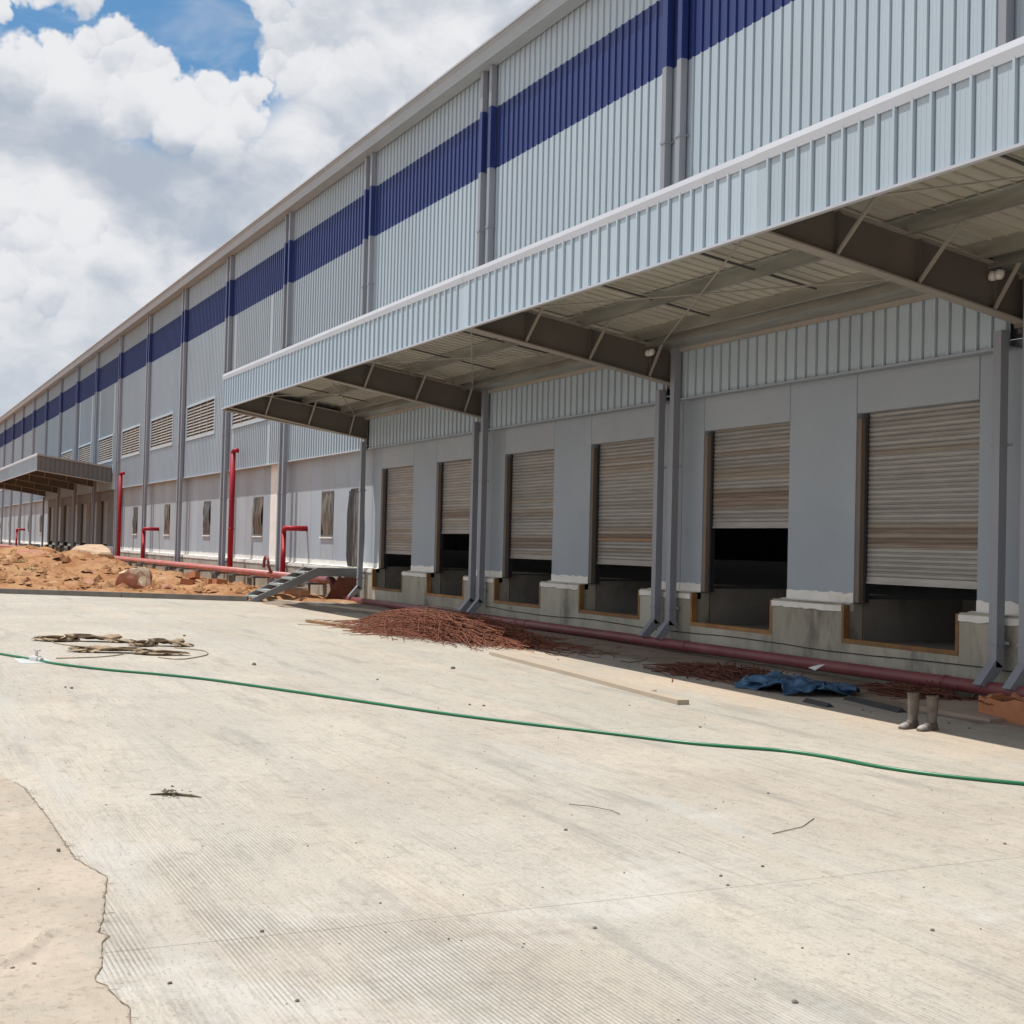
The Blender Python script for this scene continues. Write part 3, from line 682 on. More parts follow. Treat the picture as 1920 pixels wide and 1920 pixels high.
# door wrapped in black plastic, bay 3
xl = COL(4); a, b = xl+5.9, xl+7.28
mb = MB()
for q in ((a, a+.07, 1.0, 3.2), (b-.07, b, 1.0, 3.2), (a+.07, b-.07, 3.12, 3.2)): mb.box(q[0]+.001, q[1]-.001, YW+.03, YW+.12, q[2], q[3])
mb.box(a+.07, b-.07, YW+.09, YW+.11, 1.0, 3.12)
dr = mb.obj('door', 'window_frame', wh)
rows = []
for i in range(33):
    v = i/32; z = .99+2.27*v; row = []
    half = .60+.13*math.sin(math.pi*min(1, v*1.1))-(.16 if v > .93 else 0)-(.14*max(0, 1-v*7))
    for j in range(25):
        u = j/24*2-1; x = (a+b)/2+u*half+.05*math.sin(v*4)-.08*(1-v)
        fold = .016*math.sin(u*11+v*3+1.2*math.sin(v*7))*(.4+.6*(u > -.1))+.012*mnoise.noise(Vector((u*4, v*5, 2)))
        row.append((x, YW-.035-fold-.03*(1-u*u), z+.03*mnoise.noise(Vector((u*5, v*2, 9)))))
    rows.append(row)
mb = MB(); mb.grid(rows)
for i, f in enumerate(mb.f): mb.mi[i] = 0 if (i % 24) < 12 else 1
mb.obj('plastic_wrap', ['black_sheet', 'grey_sheet'], dr, None, True)

# steel columns and downpipes
def downpipe(x, z0, z1, shoe, mats=('pipe_grey', 'pipe_navy'), yb=YC-.045):
    w = .066; y1 = yb; y0 = yb-.13; mb = MB()
    segs = [(z0, z1, 0)]
    if z1 > ZS1: segs = [(z0, ZS0, 0), (ZS0, ZS1, 1), (ZS1, z1, 0)]
    if shoe: segs[0] = (z0+.36, segs[0][1], 0)
    for a, b, c in segs: mb.cur = c; mb.box(x-w, x+w, y0, y1, a, b)
    mb.cur = 0
    if shoe:
        za = z0+.36; zb = z0+.06; yo = -.26
        mb.hexa([(x-w, y0+yo, zb), (x+w, y0+yo, zb), (x+w, y1+yo, zb-.04), (x-w, y1+yo, zb-.04), (x-w, y0, za), (x+w, y0, za), (x+w, y1, za-.10), (x-w, y1, za-.10)])
        mb.box(x-w, x+w, y0+.001, y1-.001, za-.09, za)
    o = mb.obj('downpipe', list(mats), wh)
    z = z0+.55
    while z < z1-.3:
        if not (ZS0-.1 < z < ZS1+.1):
            mb = MB(); mb.box(x-w-.012, x+w+.012, y0-.012, y0, z, z+.04); mb.box(x-w-.012, x-w, y0, yb+.03, z, z+.04); mb.box(x+w, x+w+.012, y0, yb+.03, z, z+.04); mb.box(x+w, x+w+.07, yb, yb+.012, z, z+.04)
            mb.obj('pipe_clip', 'pipe_grey', o)
        z += 2.45
for k in range(KMIN, KMAX+2):
    x = COL(k)
    under = (k in (-2, -1, 0, 1, 2)) or k in (9, 10, 11)
    edgec = k in (3, 12)
    if under or edgec:
        for s_ in (-1, 1): downpipe(x+s_*.24, 5.9, 12.63, False)
        downpipe(x+.02 if edgec else x-.24, .14+zg(x)*.5, 4.52, True, yb=YC-.045)
        if not edgec: downpipe(x+.24, .14+zg(x)*.5, 5.22, True, yb=YC-.045)
        mb = MB(); mb.box(x-.10, x+.10, YC+.02, YC+.035, 4.48, 6.0); mb.box(x-.008, x+.008, YC+.036, YC+.3, 4.48, 6.0); mb.box(x-.10, x+.10, YC+.301, YC+.315, 4.48, 6.0)
        mb.obj('steel_column', 'steel_dark', wh)
    else:
        for s_ in (-1, 1): downpipe(x+s_*.24, .25, 12.63, True, yb=YC-.045)

# ------------------------------------------------------------------ canopies
def canopy(name, label, xl, xr, cols, purl=True):
    YF = 8.84; t_ = thing(name, label, 'canopy', ((xl+xr)/2, YF, 5.2))
    ztop = lambda y: 6.02-.130*(y-YF)          # top of fascia / end sheets
    zbot = lambda y: 5.21-.135*(y-YF)
    zroof = lambda y: 5.955-.145*(y-YF)
    ph = -12.85
    n = max(1, round((xr-xl)/BAY)); L = (xr-xl)/n
    for i in range(n):
        a, b = xl+i*L, xl+(i+1)*L
        mb = MB(); ribs(mb, rib_profile(a+.001, b-.001, .25, .030, ph), lambda u, h: (u, YF-h, 5.215), lambda u, h: (u, YF-h, 5.99)); mb.obj('fascia_sheet', 'clad_blue', t_)
        mb = MB(); ribs(mb, rib_profile(a+.001, b-.001, .25, .030, ph, False), lambda u, h: (u, YF+.03, zroof(YF+.03)+h), lambda u, h: (u, YC-.05, zroof(YC-.05)+h)); mb.obj('roof_sheet', 'soffit' if xr > 0 else 'soffit_shaded', t_)
        # cap flashing in lengths, each overlapping the next
        mb = MB(); e = .004*(i % 2)
        p_ = [(YF-.004, 5.985), (YF-.016-e, 5.978), (YF-.024-e, 6.075+e), (YF-.002, 6.150+e), (YF+.30, 6.135+e)]
        for (ya, za), (yb, zb) in zip(p_, p_[1:]): mb.quad((a-.03, ya, za), (a-.03, yb, zb), (b, yb, zb), (b, ya, za))
        mb.quad((a-.03, YF-.004, 5.985), (b, YF-.004, 5.985), (b, YF+.30, 5.985), (a-.03, YF+.30, 5.985)); mb.poly([(a-.03, q[0], q[1]) for q in p_]+[(a-.03, YF+.30, 5.985)]); mb.poly([(b, q[0], q[1]) for q in p_]+[(b, YF+.30, 5.985)])
        mb.obj('cap_flashing', 'trim_white', t_)
    mb = MB(); mb.box(xl, xr, YF-.045, YF+.02, 5.195, 5.225); mb.obj('drip_trim', 'trim_white', t_)
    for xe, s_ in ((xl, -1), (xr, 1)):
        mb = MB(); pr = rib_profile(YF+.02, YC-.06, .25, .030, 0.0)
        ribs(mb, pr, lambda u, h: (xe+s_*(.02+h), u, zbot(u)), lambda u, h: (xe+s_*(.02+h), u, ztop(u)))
        mb.obj('end_sheet', 'end_shaded', t_)
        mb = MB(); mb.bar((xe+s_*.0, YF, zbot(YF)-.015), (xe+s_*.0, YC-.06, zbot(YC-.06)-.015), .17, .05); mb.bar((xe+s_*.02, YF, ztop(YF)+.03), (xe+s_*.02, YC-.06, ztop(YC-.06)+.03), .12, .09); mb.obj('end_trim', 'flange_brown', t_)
    # front channel
    mb = MB(); mb.box(xl+.03, xr-.03, YF+.03, YF+.09, 5.50, 5.72); mb.box(xl+.03, xr-.03, YF+.09, YF+.17, 5.50, 5.515); mb.box(xl+.03, xr-.03, YF+.002, YF+.035, 5.20, 5.215); mb.obj('edge_channel', 'steel_dark', t_)
    # beams
    tb = lambda y: 5.77-.145*(y-YF); bb = lambda y: 5.235-.163*(y-8.94)
    ya, yb = YF+.10, YC-.03
    for x in cols:
        mb = MB(); w = .006
        mb.hexa([(x-w, ya, bb(ya)), (x+w, ya, bb(ya)), (x+w, yb, bb(yb)), (x-w, yb, bb(yb)), (x-w, ya, tb(ya)), (x+w, ya, tb(ya)), (x+w, yb, tb(yb)), (x-w, yb, tb(yb))])
        for y in (YF+.10, 9.95, 11.15, 12.35): mb.box(x-.08, x+.08, y, y+.008, bb(y)+.012, tb(y)-.012)
        be = mb.obj('beam', 'beam_brown', t_)
        mb = MB()
        for f_ in (bb, tb): mb.bar((x, ya, f_(ya)), (x, yb, f_(yb)), .19, .022)
        mb.obj('flange', 'flange_brown', be)
        mb = MB(); mb.box(x-.11, x+.11, yb, yb+.02, bb(yb)-.06, tb(yb)+.04)
        for q in (.05, .2, .35, .5): mb.box(x-.09, x-.06, yb-.02, yb, bb(yb)+q, bb(yb)+q+.03); mb.box(x+.06, x+.09, yb-.02, yb, bb(yb)+q, bb(yb)+q+.03)
        mb.obj('end_plate', 'beam_brown', be)
        if x < max(cols)-1 or True:
            for y, ln in ((9.93, .80), (11.14, .76), (12.33, .56)):
                mb = MB(); mb.bar((x+.07, y, bb(y)+.03), (x+ln, y, zroof(y)-.02-.08), .035, .035); mb.obj('flange_stay', 'flange_brown', t_)
    # purlins and sag rods
    xs_ = sorted(cols)
    for y in (10.95,):
        mb = MB(); z = zroof(y)
        mb.box(xl+.05, xr-.05, y-.004, y+.004, z-.20, z-.004); mb.box(xl+.05, xr-.05, y+.004, y+.075, z-.20, z-.192); mb.box(xl+.05, xr-.05, y-.075, y-.004, z-.014, z-.006); mb.obj('purlin', 'galv', t_)
    y = 12.05; mb = MB(); z = zroof(y); mb.box(xl+.05, xr-.05, y-.004, y+.004, z-.20, z-.004); mb.box(xl+.05, xr-.05, y+.004, y+.075, z-.20, z-.192); mb.obj('purlin', 'galv', t_)
    if purl:
        x = xl+BAY/3
        while x < xr:
            mb = MB(); mb.bar((x, YF+.1, zroof(YF+.1)-.10), (x, 12.0, zroof(12.0)-.10), .028, .028); mb.obj('sag_rod', 'steel_dark', t_)
            x += BAY/3
        for a, b in zip(xs_, xs_[1:]):
            mb = MB(); mb.tube([(a+.1, 12.5, 5.22), (b-.1, 9.0, 5.46)], .014, 6); mb.obj('brace_rod', 'flange_brown', t_)
            mb = MB(); mb.tube([(a+.1, 9.1, 5.52), (b-.1, 12.4, 5.20)], .012, 6); mb.obj('brace_rod', 'flange_brown', t_)
    # gutter along the wall
    mb = MB(); mb.box(xl+.05, xr-.05, 12.28, 12.84, 5.20, 5.215); mb.box(xl+.05, xr-.05, 12.28, 12.29, 5.215, 5.43); mb.box(xl+.05, xr-.05, 12.24, 12.28, 5.42, 5.43); mb.obj('gutter', 'galv', t_)
    mb = MB(); mb.box(xl+.05, xr-.05, YC-.080, YC-.042, 5.13, 5.30); mb.obj('wall_trim', 'flange_brown' if purl else 'gutter_grey', t_)
    return t_
canopy('dock_canopy', 'long cantilevered canopy with corrugated fascia over the six roller shutters', COL(3)-.28, COL(-2)+.25, [COL(k) for k in (3, 2, 1, 0, -1, -2)])
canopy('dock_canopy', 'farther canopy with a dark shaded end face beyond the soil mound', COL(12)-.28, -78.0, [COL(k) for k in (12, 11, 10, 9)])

# floodlights on the beams beside the wall
for x, lb in ((COL(0), 'small white lamp on the nearest brown canopy beam'), (COL(1), 'small white lamp on the second canopy beam from the right')):
    t_ = thing('wall_lamp', lb, 'lamp', (x-.02, 12.33, 5.20))
    mb = MB(); mb.box(x-.02, x+.14, 12.28, 12.36, 5.17, 5.20); mb.obj('bracket', 'steel_dark', t_)
    mb = MB(); mb.tube([(x+.06, 12.32, 5.17), (x+.06, 12.32, 5.15), (x+.06, 12.30, 5.10), (x+.06, 12.29, 5.06), (x+.06, 12.29, 5.045)], [.03, .055, .06, .045, .01], 12); mb.obj('globe', 'lamp_white', t_, None, True)
    mb = MB(); mb.tube([(x+.16, 12.32, 5.17), (x+.16, 12.32, 5.15), (x+.16, 12.30, 5.10), (x+.16, 12.29, 5.06), (x+.16, 12.29, 5.045)], [.03, .055, .06, .045, .01], 12); mb.obj('globe', 'lamp_white', t_, None, True)

# ------------------------------------------------------------------ fire pipes
def arc(c, a0, a1, r, ax, ay, n=7):
    return [Vector(c)+Vector(ax)*math.cos(a0+(a1-a0)*i/n)*r+Vector(ay)*math.sin(a0+(a1-a0)*i/n)*r for i in range(n+1)]
fm = thing('fire_main', 'red fire pipe lying along the foot of the dock wall and raised past the stair', 'pipe', (-45, 12.4, .58))
zc = .585; X = Vector((1, 0, 0)); Z = Vector((0, 0, 1))
mb = MB(); mb.tube([(-77.0, 12.40, zc), (-38.6, 12.40, zc)], .108, 16); mb.obj('raised_pipe', 'red_dusty', fm, None, True)
mb = MB(); pts = [Vector((-38.6, 12.42, zc)), Vector((-37.9, 12.44, zc))]+arc((-37.75, 12.45, zc-.25), math.pi/2, 0, .25, X, Z)+arc((-37.27, 12.5, .33), math.pi, 1.5*math.pi, .235, X, Z)+[Vector((-36.6, 12.55, .095))]
mb.tube(pts, .11, 14); mb.obj('elbow', 'red_primer', fm, None, True)
mb = MB(); mb.tube([(-36.6, 12.55, .095), (-30, 12.60, .095), (-11.0, 12.60, .095), (3.3, 12.60, .095)], .088, 16); mb.obj('ground_pipe', 'red_primer', fm, None, True)
for x in (-36.5, -31.3, -25.3, -19.3, -13.3, -8):
    mb = MB(); mb.tube([(x, 12.6, .095), (x+.05, 12.6, .095)], .098, 16); mb.obj('coupling', 'red_primer', fm, None, True)
for x in (-75, -72, -69, -66, -63, -60, -57, -54, -51.2, -48.5, -45.8, -42.5, -39.6):
    mb = MB(); mb.box(x-.35, x+.35, 12.2, 12.88, zc-.18, zc-.127); mb.box(x+.27, x+.33, 12.25, 12.31, -.05, zc-.18); mb.obj('support', 'steel_dark', fm)
mb = MB(); c = None
mb.tube([Vector((-43.55, 12.3, zc+.05)), Vector((-43.55, 12.2, .9))]+arc((-43.8, 12.2, .92), 0, math.pi*1.05, .25, X, Z)+[Vector((-44.06, 12.2, .80))], .05, 10); mb.obj('hook_pipe', 'red_primer', fm, None, True)
def riser(x, ztop, r, elbow, label):
    t_ = thing('fire_riser', label, 'pipe', (x, 12.42, .7), 'red fire risers against the wall')
    mb = MB(); y = 12.46
    if elbow:
        mb.tube([(x, y, .66), (x, y, ztop-.15)]+[tuple(q) for q in arc((x+.15, y, ztop-.15), math.pi, math.pi/2, .15, X, Z)]+[(x+.46, y, ztop), (x+.46, YW, ztop)], r, 12)
        mb.obj('pipe', 'red_paint', t_, None, True)
    else:
        mb.tube([(x, y, .66), (x, y, ztop)], r, 14); mb.obj('pipe', 'red_paint', t_, None, True)
        mb = MB(); mb.tube([(x, y-.02, ztop-.02), (x+.1, y, ztop+.06), (x+.20, y+.15, ztop+.06)], r*.85, 12); mb.obj('cap_elbow', 'red_paint', t_, None, True)
        mb = MB(); mb.tube([(x, y, 2.05), (x, y, 2.12)], r*1.15, 14); mb.obj('coupling', 'red_paint', t_, None, True)
        mb = MB(); mb.tube([(x, y, 3.1), (x, y, 3.14)], r*1.08, 14); mb.obj('coupling', 'red_paint', t_, None, True)
riser(-49.6, 4.90, .10, False, 'tall thick bright red riser pipe nearer the steel stair')
riser(-73.1, 4.95, .10, False, 'tall thick red riser beside the farther canopy')
riser(-42.75, 2.10, .085, True, 'short red riser with an elbow just left of the stair')
riser(-66.4, 2.10, .085, True, 'short elbowed red riser behind the big dusty boulder')
riser(-123.0, 2.10, .085, True, 'most distant short red riser at the far left')
mb = MB(); mb.tube([(-160, 12.40, zc), (-109.6, 12.40, zc)], .125, 12)
tag(mb.obj('fire_main', 'red_dusty', None, None, True), 'distant raised red pipe beyond the farther canopy', 'pipe')
# thin black cable on the plinth
mb = MB(); rng = random.Random(2); pts = []
x = -28.0
while x < 3: pts.append((x, YP-.012, .30+.02*math.sin(x*1.3)+rng.uniform(-.008, .008))); x += .5
mb.tube(pts, .007, 5); tag(mb.obj('cable', 'rubber'), 'thin black cable strung along the concrete plinth above the red pipe', 'cable')

# ------------------------------------------------------------------ steel stair
def stair(x0, x1, label, dy=0):
    t_ = thing('steel_stair', label, 'stairs', ((x0+x1)/2, 9.85, 0))
    yf, yt, zt, ye = 9.80, 11.72, .965, 12.88
    for i, x in enumerate((x0, x1)):
        w = .03; h = .24; mb = MB()
        sl = (zt)/(yt-yf); hv = h*math.sqrt(1+sl*sl)
        mb.hexa([(x-w, yf+.22, 0), (x+w, yf+.22, 0), (x+w, yt+.05, zt-h), (x-w, yt+.05, zt-h), (x-w, yf-.06, 0.02), (x+w, yf-.06, 0.02), (x+w, yt-.02, zt), (x-w, yt-.02, zt)])
        mb.box(x-w, x+w, yt+.05, ye, zt-h, zt); mb.hexa([(x-w, yt+.05, zt-h), (x+w, yt+.05, zt-h), (x+w, yt+.051, zt-h), (x-w, yt+.051, zt-h), (x-w, yt-.02, zt), (x+w, yt-.02, zt), (x+w, yt+.051, zt), (x-w, yt+.051, zt)])
        mb.obj('stringer', 'stair_grey', t_)
        mb = MB(); mb.box(x-.04, x+.04, ye-.16, ye-.08, 0, zt-h); mb.obj('leg', 'stair_grey', t_)
    for i in range(5):
        f = (i+.5)/5.5; y = yf+(yt-yf)*f; z = zt*f+.06
        mb = MB(); mb.box(x0+.032, x1-.032, y-.02, y+.25, z-.03, z); mb.box(x0+.032, x1-.032, y-.02, y, z-.06, z-.03); mb.obj('tread', 'tread_grey', t_)
    mb = MB(); mb.box(x0+.032, x1-.032, yt, ye, zt-.03, zt-.004); mb.obj('platform', 'tread_grey', t_)
    return t_
stair(-37.92, -36.78, 'grey steel stair with open treads leading up to the black wrapped door')
stair(-111.6, -110.3, 'distant grey steel stair at the far end past the second canopy')
# rusty shuttering plate leaning under the platform
mb = MB(); mb.hexa([(-36.72, 11.9, 0), (-36.66, 11.9, 0), (-36.66, 12.75, 0), (-36.72, 12.75, 0), (-36.72, 12.3, .70), (-36.66, 12.3, .70), (-36.66, 12.85, .70), (-36.72, 12.85, .70)])
tag(mb.obj('rusty_plate', 'rebar_dark'), 'dark rusty plate standing under the stair platform', 'plate')

# timber under and beside the stair
def plank(name, a, b, w, h, m_, label, cat='plank', z=0.0, group=None):
    mb = MB(); a = Vector(a); b = Vector(b); d = (b-a).normalized(); n = Vector((-d.y, d.x, 0)); L = (b-a).length; k = 6
    rg = random.Random(int(L*1000)); P = []
    for i in range(k+1):
        q = a+d*L*i/k; e = rg.uniform(-.006, .006); r = rg.uniform(-.003, .003)
        P.append([q-n*(w/2+e)+Vector((0, 0, z)), q+n*(w/2+e)+Vector((0, 0, z)), q+n*(w/2+e)+Vector((0, 0, z+h+r)), q-n*(w/2+e)+Vector((0, 0, z+h+r))])
    for i in range(k):
        for j in range(4): mb.quad(P[i][j], P[i][(j+1) % 4], P[i+1][(j+1) % 4], P[i+1][j])
    mb.poly(P[0][::-1]); mb.poly(P[-1]); o = settle_v(mb.obj(name, m_)); fix_normals(o); return tag(o, label, cat, group)
plank('plank', (-19.25, 9.02, 0), (-12.72, 8.28, 0), .14, .055, 'wood_pale', 'long pale plank lying diagonally on sunlit concrete in front of the docks')
plank('plank', (-19.1, 9.22, 0), (-13.9, 8.60, 0), .12, .03, 'wood_pale', 'thinner pale board lying alongside the long pale plank')
plank('plank', (-27.6, 8.62, 0), (-24.2, 9.02, 0), .11, .06, 'wood_brown', 'short brown plank sticking out of the rusty wire heap')
plank('timber_board', (-39.6, 10.9, 0), (-36.5, 11.25, 0), .22, .06, 'wood_red', 'lowest reddish board under the steel stair', 'board', .06)
plank('timber_board', (-39.9, 11.05, 0), (-36.7, 11.35, 0), .25, .22, 'wood_red', 'thick reddish timber baulk under the steel stair', 'board', .12)
plank('timber_board', (-38.9, 11.1, 0), (-36.9, 11.38, 0), .2, .045, 'wood_pale', 'pale board resting on the reddish baulk under the stair', 'board', .34)
plank('timber_board', (-36.9, 10.55, 0), (-30.9, 11.55, 0), .20, .05, 'wood_pale', 'pale board edging the dirt between the stair and wire heap', 'board', .02)
# formwork panel boards leaning behind, below the platform
for i in range(5):
    mb = MB(); x = -38.9+i*.42; mb.box(x, x+.40, 12.70, 12.74, 0, .50-.02*(i % 2)); o = mb.obj('form_board', 'wood_pale' if i < 4 else 'wood_brown')
    tag(o, ['leftmost upright formwork board behind the stair', 'second upright formwork board behind the stair', 'middle upright formwork board behind the stair', 'fourth upright formwork board behind the stair', 'darker upright formwork board nearest the downpipe'][i], 'board', 'formwork boards against the plinth')

# ------------------------------------------------------------------ rusty wire heaps
def wire_heap(name, label, cx, cy, L, Wd, H, n, rot, m_, seed, bow=.5, r=.008):
    mb = MB(); rg = random.Random(seed); c, s_ = math.cos(rot), math.sin(rot)
    for _ in range(n):
        u0 = rg.gauss(0, .33); v0 = rg.gauss(0, .38); prof = max(0.05, 1-(u0+.18)**2*1.5-v0*v0*1.1)*(.75+.5*abs(mnoise.noise(Vector((u0*3, v0*3, seed)))))
        z0 = rg.random()**.8*H*prof+.01; ln = rg.uniform(.35, 1.35)*L*.5; an = rg.gauss(0, .22); bend = rg.gauss(0, bow)*.35; pts = []
        k = 7; hook = rg.random() < .45; lift = rg.uniform(-.2, .5)*H
        if rg.random() < .10: an = rg.uniform(0, math.pi); ln *= .6
        if rg.random() < .12: bend *= 3.2; ln *= 1.3
        for i in range(k):
            w = i/(k-1)-.5; x = u0*L*.42+math.cos(an)*w*ln; y = v0*Wd*.42+math.sin(an)*w*ln+bend*(w*w-.08)*1.6
            z = z0+lift*(.25-w*w)*1.6+rg.uniform(-.012, .012)
            edge = max(0, 1-(x/(L*.5))**2-(y/(Wd*.5))**2); z = min(z, H*1.1*edge+.03+rg.random()*.04)
            pts.append((cx+x*c-y*s_, cy+x*s_+y*c, max(.008, z)))
        if hook:
            e = Vector(pts[-1]); pts.append(tuple(e+Vector((rg.uniform(-.12, .12), rg.uniform(-.12, .12), rg.uniform(-.05, .16))))); e = pts[-1]; pts[-1] = (e[0], e[1], max(.008, e[2]))
        mb.tube(pts, r*rg.uniform(.8, 1.25), 4, False)
    o = settle_v(mb.obj(name, m_)); return tag(o, label, 'wire heap')
wire_heap('wire_heap', 'big tangled heap of rusty orange reinforcement wire on the concrete', -23.5, 9.95, 6.6, 2.5, .47, 980, .05, 'rebar_rust', 1, 1.25, .0056)
wire_heap('wire_heap', 'flat dark red scatter of wire left of the blue tarpaulin', -15.6, 10.75, 2.6, 1.5, .12, 230, -.05, 'rebar_dark', 2, .5, .007)
wire_heap('wire_heap', 'dark red wire scatter behind the right end of the tarpaulin', -12.75, 11.6, 1.7, .9, .14, 160, .05, 'rebar_dark', 3, .5, .007)
mb = MB()   # the loose single rods round the big heap
rg = random.Random(9)
for _ in range(46):
    x = rg.gauss(-20.6, 1.2); y = rg.gauss(10.6, .7); an = rg.uniform(0, 3.14); L = rg.uniform(.3, .9); b_ = rg.uniform(-.25, .25)
    mb.tube([(x+math.cos(an)*(w-.5)*L-math.sin(an)*b_*w*w, y+math.sin(an)*(w-.5)*L+math.cos(an)*b_*w*w, .008+rg.random()*.08*abs(w-.5)) for w in (0, .25, .5, .75, 1)], .006, 4, False)
tag(settle_v(mb.obj('loose_wires', 'rebar_dark')), 'loose dark wire ends strewn right of the big rusty heap', 'wire', kind='stuff')

